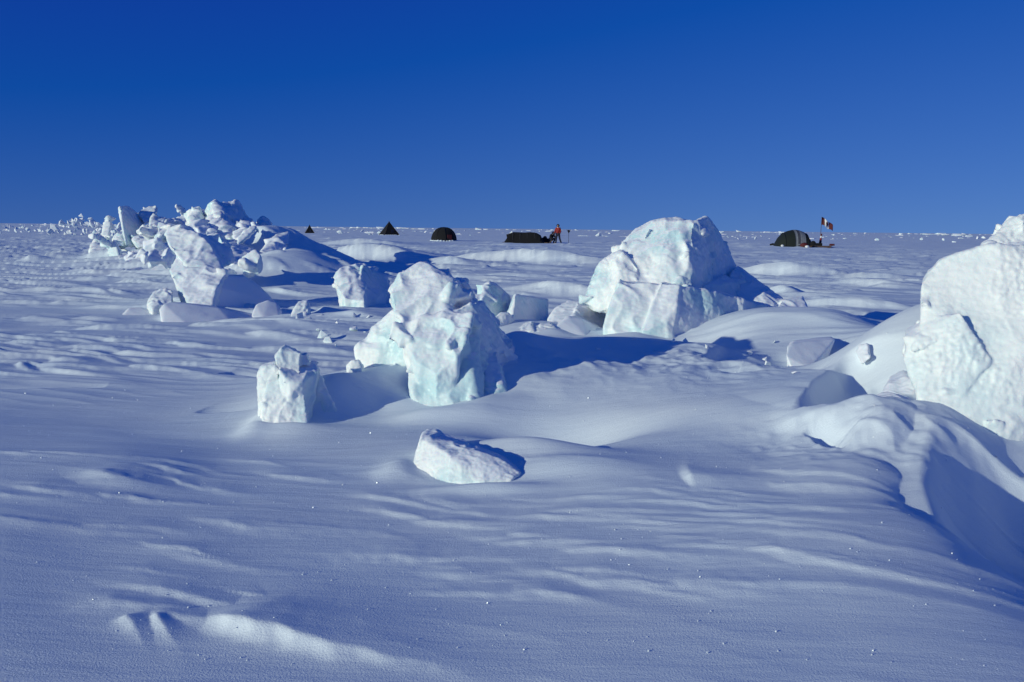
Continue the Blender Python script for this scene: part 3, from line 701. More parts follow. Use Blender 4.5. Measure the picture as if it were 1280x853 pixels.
# ---- the ridge on the left, nearest first
R_ = [
 ('ice_slab', 'long leaning ice slab with a bright left flank on the left ridge', 'ice slab', [[(206, 293, 17.6), (211, 286, 17.8), (222, 284, 17.8), (243, 289, 17.6), (262, 302, 17.4), (276, 326, 17.2), (282, 342, 16.9), (255, 354, 16.6), (232, 332, 16.9), (212, 310, 17.3)],
      [(230, 288, 17.8), (262, 298, 18.2), (289, 313, 18.4), (293, 328, 18.3), (280, 334, 17.5), (255, 318, 17.5)]], .9, 'ice', .024, .5, .6, 40),
 ('ice_block', 'pale upright ice block under the leaning slab of the left ridge', 'ice block', [[(212, 338, 16.9), (222, 322, 17.2), (245, 345, 16.7), (256, 356, 16.3), (285, 338, 16.7), (270, 362, 16.1), (265, 388, 15.8), (240, 386, 15.8), (222, 362, 16.4)]], .9, 'ice', .022, .45, .5, 41),
 ('snow_block', 'big smooth snow-covered lump, all in blue shade, at the foot of the leaning slab', 'snow block', [[(268, 358, 16.2), (284, 344, 16.8), (304, 345, 17.2), (322, 357, 17.6), (344, 378, 17.4), (318, 396, 16.8), (264, 392, 15.9)]], 1.2, 'snowy_ice', .024, .25, .6, 42, 5, 0, True),
 ('snow_block', 'long low sunlit snow-covered slab lying in front of the left ridge', 'snow block', [[(198, 387, 14.9), (205, 380, 15.0), (220, 379, 15.1), (272, 385, 15.2), (338, 401, 15.4), (300, 413, 14.4), (245, 417, 14.1), (204, 411, 14.3)]], .7, 'snowy_ice', .02, .3, .45, 43, 3, 0, True),
 ('ice_block', 'small crumbly block at the left end of the long low snow slab', 'ice block', [[(184, 379, 15.9), (192, 366, 16.1), (206, 361, 16.2), (216, 364, 16.1), (216, 380, 15.8), (190, 386, 15.6)]], .5, 'rough_ice', .02, .6, .3, 44),
 ('snow_block', 'low pale hump farthest left in front of the left ridge', 'snow block', [[(150, 395, 15.6), (160, 387, 15.8), (178, 386, 15.9), (192, 392, 15.8), (190, 404, 15.2), (152, 402, 15.3)]], .6, 'snowy_ice', .02, .5, .3, 45, 3, 0, True),
 ('snow_block', 'half-dome of sunlit snow right of the long low slab', 'snow block', [[(314, 396, 15.3), (320, 381, 15.7), (335, 376, 15.9), (347, 379, 15.9), (353, 390, 15.7), (350, 398, 15.3), (330, 400, 15.1)]], .5, 'snowy_ice', .02, .3, .3, 46, 4, 0, True),
 ('ice_block', 'small bright pyramid-shaped block right of the half-dome of snow', 'ice block', [[(362, 400, 14.9), (368, 388, 15.1), (377, 376, 15.3), (385, 376, 15.3), (388, 390, 15.1), (386, 403, 14.8)]], .45, 'rough_ice', .018, .6, .3, 47),
 ('ice_lump', 'low scatter lump right of the small bright pyramid-shaped block', 'ice lump', [[(388, 404, 14.6), (394, 396, 14.8), (404, 394, 14.8), (410, 404, 14.5)]], .3, 'rough_ice', .018, .8, .2, 48),
 ('snow_block', 'broad sunlit snow-covered slab in the middle of the left ridge', 'snow block', [[(262, 301, 27.0), (292, 300, 27.0), (340, 326, 25.5), (330, 336, 24.0), (296, 340, 23.5), (288, 320, 24.6)]], 1.6, 'snowy_ice', .036, .5, .8, 49, 2, 0, False),
 ('ice_slab', 'pointed wedge slab with its near face in dark blue shade on the ridge', 'ice slab', [[(325, 314, 26.2), (334, 305, 26.8), (345, 303, 26.9), (356, 309, 27.2), (353, 332, 26.2), (338, 326, 26.0)], [(334, 305, 26.9), (345, 292, 27.6), (362, 289, 27.8), (361, 306, 27.4), (350, 308, 27.1)]], 1.3, 'snowy_ice', .036, .3, .8, 50),
 ('ice_slab', 'bright triangular slab tip right of the dark wedge', 'ice slab', [[(354, 311, 26.0), (358, 309, 26.0), (376, 318, 26.6), (352, 330, 25.4)]], .5, 'snowy_ice', .03, .2, .5, 51),
 ('ice_slab', 'thin upright slab leaning left beside the highest peak', 'ice slab', [[(313, 278, 30.0), (317, 277, 30.0), (326, 286, 30.0), (338, 297, 29.8), (329, 304, 29.0), (322, 299, 29.2)]], .5, 'snowy_ice', .036, .3, .6, 52),
 ('ice_block', 'lit snow-dusted block under the thin upright slab', 'ice block', [[(290, 291, 30.2), (304, 284, 30.4), (316, 287, 30.0), (328, 304, 29.0), (322, 316, 28.0), (292, 299, 28.9)]], 1.4, 'snowy_ice', .038, .5, .8, 53),
 ('ice_block', 'highest jagged ice peak of the left ridge with a dark right shoulder', 'ice block', [[(257, 268, 33.0), (261, 257, 33.2), (269, 250, 33.4), (274, 254, 33.2), (283, 268, 32.4), (292, 290, 31.2), (288, 300, 30.4), (262, 297, 30.8), (258, 284, 31.8)],
      [(272, 256, 33.6), (281, 253, 34.0), (294, 252, 34.4), (302, 264, 34.6), (314, 279, 34.6), (318, 292, 33.8), (292, 292, 32.0), (284, 268, 32.6)]], 1.8, 'ice', .042, .75, .9, 54),
 ('ice_lump', 'small bright knob on the skyline right of the highest peak', 'ice lump', [[(323, 280, 36.0), (329, 275, 36.2), (335, 277, 36.3), (340, 285, 36.0), (324, 286, 35.6)]], .9, 'rough_ice', .044, .6, .6, 55),
 ('ice_block', 'bright rounded block with a dark right side left of the highest peak', 'ice block', [[(236, 272, 33.0), (240, 266, 33.3), (247, 263, 33.4), (257, 266, 33.8), (257, 284, 32.6), (240, 284, 32.2)]], 1.2, 'ice', .042, .7, .7, 56),
 ('ice_block', 'grey-blue shaded mass below and left of the highest peak', 'ice block', [[(240, 282, 31.2), (258, 276, 31.8), (266, 292, 30.4), (262, 304, 29.4), (246, 294, 29.8)]], 1.4, 'snowy_ice', .04, .6, .8, 57),
 ('ice_block', 'pale block pair on the skyline right of the tall triangular slab', 'ice block', [[(173, 267, 37.0), (187, 259, 37.4), (197, 260, 37.4), (190, 276, 36.4), (181, 281, 36.0)], [(185, 289, 34.6), (190, 270, 36.0), (210, 274, 36.2), (208, 293, 34.6)]], 1.2, 'rough_ice', .044, .6, .8, 58),
 ('ice_slab', 'tall thin triangular slab standing on edge at the left of the ridge', 'ice slab', [[(147.5, 259, 35.6), (151, 257, 35.6), (152, 275, 35.3), (161, 308, 34.8), (157, 306, 34.7)], [(150, 257, 35.65), (160, 257, 36.4), (172, 267, 36.9), (180, 282, 37.0), (187, 290, 36.8), (164, 310, 34.9), (158, 300, 35.0)]], .5, 'ice', .036, .25, .7, 59),
 ('ice_block', 'narrow bright upright block left of the tall triangular slab', 'ice block', [[(130, 281, 37.5), (133, 273, 37.9), (139, 271, 37.9), (139, 284, 37.0), (136, 298, 36.0), (127, 295, 36.3)]], .9, 'rough_ice', .044, .5, .6, 60),
 ('ice_block', 'wide bright broken block at the far left foot of the ridge', 'ice block', [[(113, 306, 34.6), (119, 299, 35.0), (130, 298, 35.2), (146, 312, 34.6), (152, 328, 32.0), (114, 325, 32.4)]], 1.2, 'rough_ice', .042, .7, .7, 61),
 ('ice_block', 'pale low block between the narrow upright block and the tall slab', 'ice block', [[(140, 298, 36.2), (147, 291, 36.4), (153, 294, 36.2), (156, 308, 35.0), (142, 308, 35.0)]], .6, 'ice', .042, .5, .5, 62),
 ('ice_block', 'shaded dark block at the base between triangular slab and leaning slab', 'ice block', [[(166, 300, 34.4), (180, 290, 35.2), (204, 293, 35.0), (206, 305, 33.6), (172, 311, 33.6)]], 1.0, 'ice', .042, .6, .7, 63),
 ('snow_block', 'low lit snow-covered block below the tall triangular slab', 'snow block', [[(155, 322, 30.6), (162, 316, 30.9), (188, 312, 31.2), (200, 306, 31.6), (212, 318, 30.4), (212, 342, 25.6), (158, 346, 25.4)]], 1.6, 'snowy_ice', .036, .55, .8, 64, 2, 0, False),
 ('ice_block', 'small skyline block between tall slab and rounded block', 'ice block', [[(220, 276, 40), (226, 271, 40.4), (234, 270, 40.4), (237, 283, 39.4), (221, 284, 39)]], .9, 'rough_ice', .048, .7, .6, 65),
]
for i, r in enumerate(R_):
    name, label, cat, fr, t, mat, vox, amp, size, seed = r[:10]
    blk(name, label, cat, fr, t, mat, vox, amp, size, seed, *(r[10:] if len(r) > 10 else ()))

for k, (px, py, d, w_, h_, mt) in enumerate([(203, 300, 33, 16, 18, 'ice'), (228, 268, 42, 12, 10, 'rough_ice'), (246, 300, 27, 18, 18, 'snowy_ice'), (206, 316, 26, 22, 14, 'snowy_ice'),
        (290, 344, 21, 10, 8, 'snowy_ice'), (272, 318, 23, 16, 16, 'ice'), (308, 300, 27, 20, 14, 'ice'), (186, 296, 33, 18, 12, 'rough_ice'), (128, 306, 32, 18, 12, 'ice'), (316, 336, 21, 12, 8, 'ice'),
        (345, 300, 29, 14, 12, 'rough_ice'), (212, 284, 36, 14, 14, 'snowy_ice'), (196, 330, 24, 24, 12, 'snowy_ice'), (300, 286, 33, 14, 14, 'ice')]):
    rq = random.Random(k)
    ang = rq.uniform(-1.2, 1.2); ca, sa = math.cos(ang), math.sin(ang)
    pts = []
    for (u, v) in [(-.62, -.2), (-.5, .25), (0, .3), (.55, .22), (.66, -.1), (.2, -.3), (-.3, -.32)]:
        u *= w_ * 1.25 * rq.uniform(.85, 1.15); v *= h_ * 1.0 * rq.uniform(.8, 1.2)
        pts.append((px + u * ca - v * sa, py - h_ * .45 - (u * sa + v * ca), d + rq.uniform(-.1, .1) + .25 * v / h_ + .4 * u / w_))
    words = ['bright', 'grey-blue', 'pale', 'snow-dusted'][k % 4]
    spots = ['behind the top of the leaning slab', 'on the skyline left of the rounded block', 'against the leaning slab shoulder', 'left of the leaning slab', 'right of the pale upright block', 'just right of the leaning slab', 'below the highest peak at its right',
             'between tall triangular slab and leaning slab', 'at the foot of the narrow upright block', 'half sunk in the sunlit drift', 'beside the dark wedge slab', 'under the skyline pair', 'low in the gap of the left ridge', 'under the highest jagged peak']
    blk('ice_block', words + ' broken block ' + spots[k], 'ice block', [pts], .6, mt, .034, .35, .6, 200 + k, 1)
# small chunks: angular lumps, shared shapes
def chunk_mesh(seed):
    rr = random.Random(seed); bm = bmesh.new()
    fl = rr.choice([.25, .4, .6, .9])
    pts = [Vector((rr.uniform(-.6, .6), rr.uniform(-.55, .55), rr.uniform(-.5, .5) * fl)) for _ in range(14)]
    tilt = Matrix.Rotation(rr.uniform(-1.1, 1.1), 3, 'X') @ Matrix.Rotation(rr.uniform(-1.1, 1.1), 3, 'Y')
    pts = [tilt @ p + Vector((0, 0, .25)) for p in pts]
    hull_bm(bm, pts)
    bmesh.ops.bevel(bm, geom=list(bm.edges), offset=.035, segments=1, affect='EDGES')
    me = bpy.data.meshes.new('chunk'); bm.to_mesh(me); bm.free()
    me.materials.append(MAT['far_ice'])
    return me
CH = [chunk_mesh(100 + k) for k in range(20)]
def chunk(x, y, s, label, group, name='ice_chunk', sz=1.0, rz=None, z=None):
    o = bpy.data.objects.new(name, random.choice(CH)); C.objects.link(o)
    o.location = (x, y, (zat(x, y) if z is None else z) - .08 * s)
    o.rotation_euler = (random.uniform(-.2, .2), random.uniform(-.2, .2), random.uniform(0, 6.28) if rz is None else rz)
    o.scale = (s * random.uniform(.8, 1.3), s * random.uniform(.8, 1.2), s * sz * random.uniform(.8, 1.2))
    return tag(o, label, 'ice chunk', group)
rr = random.Random(5)
ORD = ['', 'second ', 'third ', 'fourth ', 'fifth ', 'sixth ', 'seventh ', 'eighth ', 'ninth ', 'tenth ', 'eleventh ', 'twelfth ']
def relabel(items, marks, what):
    buckets = {}
    for px, o in items:
        mpx, nm = min(marks, key=lambda m: abs(m[0] - px))
        buckets.setdefault((nm, 'left' if px < mpx else 'right'), []).append((abs(px - mpx), o))
    for (nm, side), l in buckets.items():
        l.sort(key=lambda t: t[0])
        for k, (_, o) in enumerate(l): o['label'] = ('closest ' if k == 0 else ORD[min(k, 11)]) + what + ' to the ' + side + ' of the ' + nm
# second ridge on the far left skyline
for k in range(90):
    px = rr.uniform(60, 150); d = rr.uniform(105, 130)
    top = 9 * math.exp(-((px - 98) / 26) ** 2) + (5 if px > 100 else 2)
    hz = rr.uniform(0, 1) ** .8 * (6 + 1.35 * top)
    chunk(X(px, d), d, rr.uniform(4, 8) / F * d, 'jumbled bright ice chunk in the distant ridge on the far left skyline', 'ice chunks of the distant far-left ridge', z=hz / F * d)
for k in range(26):
    px = rr.uniform(-6, 62); d = rr.uniform(140, 170)
    chunk(X(px, d), d, rr.uniform(3, 6) / F * d, 'low ice chunk on the skyline at the left edge', 'low ice chunks at the left edge of the skyline', z=rr.uniform(0, 8 if px < 35 else 5) / F * d)
for k in range(26):
    px = rr.uniform(188, 245); d = rr.uniform(45, 62)
    chunk(X(px, d), d, (22 if px > 195 else 14) / F * d * rr.uniform(.5, 1.0), 'small ice chunk on the skyline left of the highest peak', 'small ice chunks on the skyline of the left ridge', z=.2 + rr.uniform(0, .75))
LS = []
for k in range(24):
    px = rr.uniform(118, 330); d = rr.uniform(28, 40)
    LS.append((px, chunk(X(px, d), d, rr.uniform(.15, .6), 'loose broken ice chunk lying among the big blocks of the left ridge', 'loose ice chunks among the blocks of the left ridge')))
relabel(LS, [(134, 'narrow upright block'), (163, 'tall triangular slab'), (200, 'skyline pair'), (243, 'leaning slab'), (278, 'highest peak'), (320, 'thin upright slab')], 'loose ice chunk')
# rubble before the ridge, near the leaning slab and right of it
LS = []
for k in range(12):
    px = rr.uniform(360, 480); d = rr.uniform(11.5, 15)
    LS.append((px, chunk(X(px, d), d, rr.uniform(.05, .13), 'x', 'small ice crumbs left of the central block')))
relabel(LS, [(365, 'small capped pillar'), (445, 'rounded greyish block'), (520, 'central block head')], 'small ice crumb')
LS = []
for k in range(7):
    px = rr.uniform(735, 900); d = rr.uniform(8.7, 10.4)
    LS.append((px, chunk(X(px, d), d, rr.uniform(.03, .07), 'x', 'tiny ice crumbs below the big slab')))
relabel(LS, [(770, 'left edge of the wide slab'), (840, 'front corner of the wide slab'), (900, 'shaded end of the wide slab')], 'tiny ice crumb')
LS = []
for k in range(7):
    px = rr.uniform(930, 1110); d = rr.uniform(7.8, 10.5)
    LS.append((px, chunk(X(px, d), d, rr.uniform(.025, .08), 'x', 'ice bits on the drift below the striped tent')))
relabel(LS, [(950, 'wide slab'), (1015, 'small tilted block'), (1080, 'smooth mound foot')], 'bit of broken ice')
LS = []
for k in range(24):
    px = rr.uniform(370, 1260); yy = rr.uniform(5, 11); d = CAMH * F / yy
    LS.append((px, chunk(X(px, d), d, rr.uniform(3, 6.5) / F * d, 'x', 'small far ice chunks on the flat floe')))
relabel(LS, [(387, 'farthest pyramid tent'), (487, 'nearer pyramid tent'), (555, 'dome tent'), (660, 'long covered load'), (711, 'forked pole'), (830, 'largest boulder'), (992, 'striped tent'), (1090, 'flag and sled'), (1220, 'great right-edge boulder')], 'far ice chunk')
# uncountable rubble along the horizon
def far_rubble():
    V = []; Fc = []; rs = np.random.RandomState(12)
    bases = []
    for k in range(6):
        bm = bmesh.new(); rq = random.Random(k)
        hull_bm(bm, [Vector((rq.uniform(-.6, .6), rq.uniform(-.5, .5), rq.uniform(0, .9) ** 1.3)) for _ in range(12)])
        bm.verts.index_update(); v = np.array([tuple(q.co) for q in bm.verts]); f = [tuple(q.index for q in p.verts) for p in bm.faces]
        bm.free(); bases.append((v, f))
    n = 0
    for k in range(6000):
        ang = rs.uniform(-.75, .75); yy = 1.4 + 8 * rs.rand() ** 1.8; d = CAMH * F / yy
        if k < 1500: d = rs.uniform(900, 1300)
        if noise2(np.array([ang * 14 + d * .002]), np.array([math.log(d) * 5.]), 7)[0] + .25 * rs.randn() < .38: continue
        x = d * math.tan(ang); 
        v, f = bases[rs.randint(len(bases))]
        s = rs.uniform(.6, 2.0) / F * d * rs.choice([.5, .7, 1, 1.8])
        sc = np.array([s * rs.uniform(1, 5), s * rs.uniform(1, 2), s * rs.uniform(.4, 1.1)])
        a = rs.uniform(0, 6.28); R = np.array([[math.cos(a), -math.sin(a), 0], [math.sin(a), math.cos(a), 0], [0, 0, 1]])
        w_ = (v @ R.T) * sc + np.array([x, d, -.12 * s])
        V.append(w_); Fc += [tuple(i + n for i in t) for t in f]; n += len(v)
    o = mesh_obj('distant_ice_rubble', np.concatenate(V), Fc, MAT['far_ice'], smooth=False)
    tag(o, 'band of tiny broken ice along the whole horizon', 'ice rubble', kind='stuff')
far_rubble()
# loose ice crystals that catch the sun on the near snow
def crystals():
    rs = np.random.RandomState(4)
    V = []; Fc = []; n = 0
    base = np.array([(1, 0, 0), (-1, 0, 0), (0, 1, 0), (0, -1, 0), (0, 0, 1), (0, 0, -1)], float)
    fc = [(0, 2, 4), (2, 1, 4), (1, 3, 4), (3, 0, 4), (2, 0, 5), (1, 2, 5), (3, 1, 5), (0, 3, 5)]
    px = rs.uniform(0, 1290, 1100); yy = 470 + 390 * rs.rand(1100) ** .9
    d = CAMH * F / (yy - 286); x = (px - 640) / F * d
    zz = height(x, d)
    for k in range(1100):
        s = (.0011 + .0040 * rs.rand() ** 5) * (d[k] / 4.5) ** .6
        v = base * s * rs.uniform(.7, 1.3, 3)
        a = rs.uniform(0, 6.28); b_ = rs.uniform(-1, 1)
        R = np.array([[math.cos(a), -math.sin(a), 0], [math.sin(a), math.cos(a), 0], [0, 0, 1]]) @ np.array([[1, 0, 0], [0, math.cos(b_), -math.sin(b_)], [0, math.sin(b_), math.cos(b_)]])
        V.append(v @ R.T + np.array([x[k], d[k], zz[k] + s * .5])); Fc += [tuple(i + n for i in t) for t in fc]; n += 6
    o = mesh_obj('snow_crystals', np.concatenate(V), Fc, MAT['crystal'], smooth=False)
    tag(o, 'sparkling loose ice crystals scattered over the near snow', 'ice crystals', kind='stuff')
m_, t_, b_ = newmat('crystal'); b_.inputs['Base Color'].default_value = (.9, .92, .92, 1); b_.inputs['Roughness'].default_value = .42; b_.inputs['Metallic'].default_value = .4
MAT['crystal'] = m_
crystals()

# ------------------------------------------------------------------ camp
def tube(bm, a, b, r, n=6, r2_=None):
    a = Vector(a); b = Vector(b); d = (b - a).normalized()
    q = d.to_track_quat('Z', 'Y'); rings = []
    for p, rad in ((a, r), (b, r if r2_ is None else r2_)):
        rings.append([bm.verts.new(p + q @ Vector((math.cos(k * 6.2832 / n) * rad, math.sin(k * 6.2832 / n) * rad, 0))) for k in range(n)])
    for k in range(n): bm.faces.new((rings[0][k], rings[0][(k + 1) % n], rings[1][(k + 1) % n], rings[1][k]))
    bm.faces.new(rings[0][::-1]); bm.faces.new(rings[1])
def box(bm, c, s, rz=0):
    m = Matrix.Translation(c) @ Matrix.Rotation(rz, 4, 'Z') @ Matrix.Diagonal((*s, 1))
    r = bmesh.ops.create_cube(bm, size=1, matrix=m)
    bmesh.ops.bevel(bm, geom=list({e for v in r['verts'] for e in v.link_edges}), offset=min(s) * .12, segments=1, affect='EDGES')
def ground_at(px, py):
    d = CAMH * F / (py - hor(px)); x = X(px, d)
    return Vector((x, d, zat(x, d)))
def px2m(n, d): return n / F * d
def pyramid_tent(px, py, wpx, hpx, label, rz, group):
    g = ground_at(px, py); d = g.y; W = px2m(wpx, d); H = px2m(hpx, d)
    t = empty('pyramid_tent', g, rz); tag(t, label, 'tent', group)
    a = W / 2 / 1.25; top = .05
    cs = [(-a, -a), (a, -a), (a, a), (-a, a)]
    for k in range(4):
        (x0, y0), (x1, y1) = cs[k], cs[(k + 1) % 4]
        bm = bmesh.new(); n = 6; rows = []
        for j in range(n + 1):
            f = j / n; row = []
            for i in range(n + 1):
                e = i / n; sx = x0 + (x1 - x0) * e; sy = y0 + (y1 - y0) * e
                s = (1 - f) + top * f
                sag = 1 - .05 * math.sin(math.pi * e) * math.sin(math.pi * f)
                row.append(bm.verts.new((sx * s * sag, sy * s * sag, H * f)))
            rows.append(row)
        for j in range(n):
            for i in range(n): bm.faces.new((rows[j][i], rows[j][i + 1], rows[j + 1][i + 1], rows[j + 1][i]))
        bm_obj('tent_panel', bm, MAT['black_cloth'], t, True)
    for (x, y) in cs:
        bm = bmesh.new(); tube(bm, (x * 1.02, y * 1.02, 0), (-x * .08, -y * .08, H * 1.06), .025); bm_obj('tent_pole', bm, MAT['wood'], t)
    bm = bmesh.new()
    for k in range(28):
        an = k / 28 * 6.2832; m_ = a * (1.08 + .07 * math.sin(k * 2.7)) / max(abs(math.cos(an)), abs(math.sin(an)))
        bmesh.ops.create_icosphere(bm, subdivisions=1, radius=a * .14, matrix=Matrix.Translation((m_ * math.cos(an), m_ * math.sin(an), 0)) @ Matrix.Diagonal((1, 1, .45, 1)))
    tag(bm_obj('snow_skirt', bm, MAT['snow'], t, True), kind='stuff')
    for (x, y) in cs:
        bm = bmesh.new(); tube(bm, (x * .5, y * .5, H * .5), (x * 1.8, y * 1.8, 0), .008, 4); bm_obj('guy_line', bm, MAT['rope'], t)
    bm = bmesh.new(); box(bm, (a * .1, -a * .78, H * .22), (a * .35, .03, H * .4)); bm_obj('door', bm, MAT['navy'], t)
    return t
pyramid_tent(486.5, 294, 25, 16, 'black pyramid tent standing free on the skyline left of the dome tent', .5, 'pyramid tents of the camp')
pyramid_tent(387, 291.5, 14, 10, 'small farthest black pyramid tent half behind the shaded drift', .3, 'pyramid tents of the camp')
def dome(name, g, rx, ry, H, label, nseg, mats, rz=0, power=1.0):
    t = empty(name, g, rz); tag(t, label, 'tent')
    n = 10
    def pt(an, f):
        z = H * math.sin(f * math.pi / 2) ** power; s = math.cos(f * math.pi / 2) ** .85
        w_ = 1 - .04 * abs(math.sin(an * nseg / 2))
        return Vector((rx * s * math.cos(an) * w_, ry * s * math.sin(an) * w_, z))
    for k in range(nseg):
        bm = bmesh.new(); rows = []
        for j in range(n + 1):
            rows.append([bm.verts.new(pt((k + i / 5) / nseg * 6.2832, min(j / n, .995))) for i in range(6)])
        for j in range(n):
            for i in range(5): bm.faces.new((rows[j][i], rows[j][i + 1], rows[j + 1][i + 1], rows[j + 1][i]))
        bm_obj('tent_panel', bm, mats[k % len(mats)], t, True)
    for k in range(nseg):
        bm = bmesh.new(); an = k / nseg * 6.2832; pr = pt(an, 0) * 1.01
        for j in range(1, 9):
            q = pt(an, j / 8 * .99) * 1.012; tube(bm, pr, q, .018, 5); pr = q
        bm_obj('tent_pole', bm, MAT['dark_metal'], t)
    return t
g = ground_at(555, 301.5)
t = dome('dome_tent', g, px2m(15.8, g.y), px2m(15.8, g.y), px2m(16.5, g.y), 'black dome tent with snow banked at its foot between pyramid tent and long load', 8, [MAT['black_cloth']], .2)
bm = bmesh.new()
for k in range(26):
    an = k / 26 * 6.2832
    bmesh.ops.create_icosphere(bm, subdivisions=1, radius=random.uniform(.12, .26), matrix=Matrix.Translation((px2m(15.5, g.y) * math.cos(an), px2m(15.5, g.y) * math.sin(an), -.03)) @ Matrix.Diagonal((1, 1, .6, 1)))
tag(bm_obj('snow_skirt', bm, MAT['snow'], t, True), kind='stuff')
bm = bmesh.new(); box(bm, (.45, -px2m(14.8, g.y) * .93, .35), (.5, .06, .6), .3); bm_obj('door', bm, MAT['dark_red'], t)

# long covered load on a sled
g = ground_at(659, 304.5); D1 = g.y
t = empty('loaded_sled', g); tag(t, 'long low load under a black tarpaulin beside the two people', 'loaded sled')
s_ = px2m(1, D1)
prof = [(-29, 1.0), (-25, 7), (-26, 10.5), (-17, 14), (-6, 13.6), (4, 14), (12, 13.4), (17, 10), (19, 6), (22, 1)]
bm = bmesh.new(); rows = []
for j in range(7):
    f = j / 6 * 2 - 1; k_ = math.sqrt(max(0, 1 - abs(f) ** 3.2)); row = []
    for (x, z) in prof:
        row.append(bm.verts.new((x * s_ * (1 - .06 * abs(f)), f * .75 + .04 * math.sin(x), max(.02, z * s_ * (.25 + .75 * k_) + .03 * math.sin(x * 1.7 + j)))))
    rows.append(row)
for j in range(6):
    for i in range(len(prof) - 1): bm.faces.new((rows[j][i], rows[j][i + 1], rows[j + 1][i + 1], rows[j + 1][i]))
for row, rev in ((rows[0], False), (rows[-1], True)):
    lo = [bm.verts.new((v.co.x, v.co.y, -.02)) for v in row]
    for i in range(len(row) - 1):
        q = (lo[i], lo[i + 1], row[i + 1], row[i]); bm.faces.new(q[::-1] if rev else q)
for e in (0, -1):
    pass
bmesh.ops.holes_fill(bm, edges=[e for e in bm.edges if e.is_boundary])
bmesh.ops.recalc_face_normals(bm, faces=bm.faces)
bm_obj('tarpaulin', bm, MAT['black_cloth'], t, False)
for y_ in (-.5, .5):
    bm = bmesh.new(); box(bm, (-.2, y_, .05), (s_ * 56, .06, .14)); tube(bm, (s_ * 27, y_, .06), (s_ * 31, y_, .32), .04); bm_obj('runner', bm, MAT['wood'], t)
for x_ in (-18, -9, 0, 9):
    bm = bmesh.new(); tube(bm, (x_ * s_, -.74, .02), (x_ * s_, -.62, 12.2 * s_), .012, 4); tube(bm, (x_ * s_, -.62, 12.2 * s_), (x_ * s_, .4, 14.2 * s_), .012, 4); bm_obj('lashing', bm, MAT['grey_dark'], t)
# pack beside the load
g2 = ground_at(682, 304.5)
t = empty('duffel_bag', g2); tag(t, 'small black heaped bag between the long load and the people', 'bag')
bm = bmesh.new()
for (x, z, r) in ((-.15, .35, .3), (.1, .28, .28), (-.05, .55, .2), (.3, .15, .18)):
    bmesh.ops.create_icosphere(bm, subdivisions=2, radius=r, matrix=Matrix.Translation((x, 0, z)) @ Matrix.Diagonal((1, .8, .9, 1)))
bm_obj('bag', bm, MAT['black_cloth'], t, True)
bm = bmesh.new(); tube(bm, (-.15, -.2, .6), (.1, -.2, .62), .02); bm_obj('handle', bm, MAT['rope'], t)

# ---- people
def skin_mesh(name, joints, edges, mat, parent, sub=2, root=0):
    me = bpy.data.meshes.new(name)
    me.from_pydata([j[:3] for j in joints], edges, [])
    o = bpy.data.objects.new(name, me); C.objects.link(o)
    md = o.modifiers.new('s', 'SKIN'); md.use_smooth_shade = True
    for i, j in enumerate(joints):
        sv = me.skin_vertices[0].data[i]; r = j[3]; sv.radius = (r, r if len(j) < 5 else j[4]); sv.use_root = (i == root)
    sb = o.modifiers.new('b', 'SUBSURF'); sb.levels = sub
    dg = bpy.context.evaluated_depsgraph_get()
    new = bpy.data.meshes.new_from_object(o.evaluated_get(dg))
    bpy.data.objects.remove(o); bpy.data.meshes.remove(me)
    new.name = name; new.materials.clear(); new.materials.append(mat)
    new.polygons.foreach_set('use_smooth', [True] * len(new.polygons))
    o = bpy.data.objects.new(name, new); C.objects.link(o); o.parent = parent
    return o
def chain(js, extra=()): return js, [(i, i + 1) for i in range(len(js) - 1)] + list(extra)
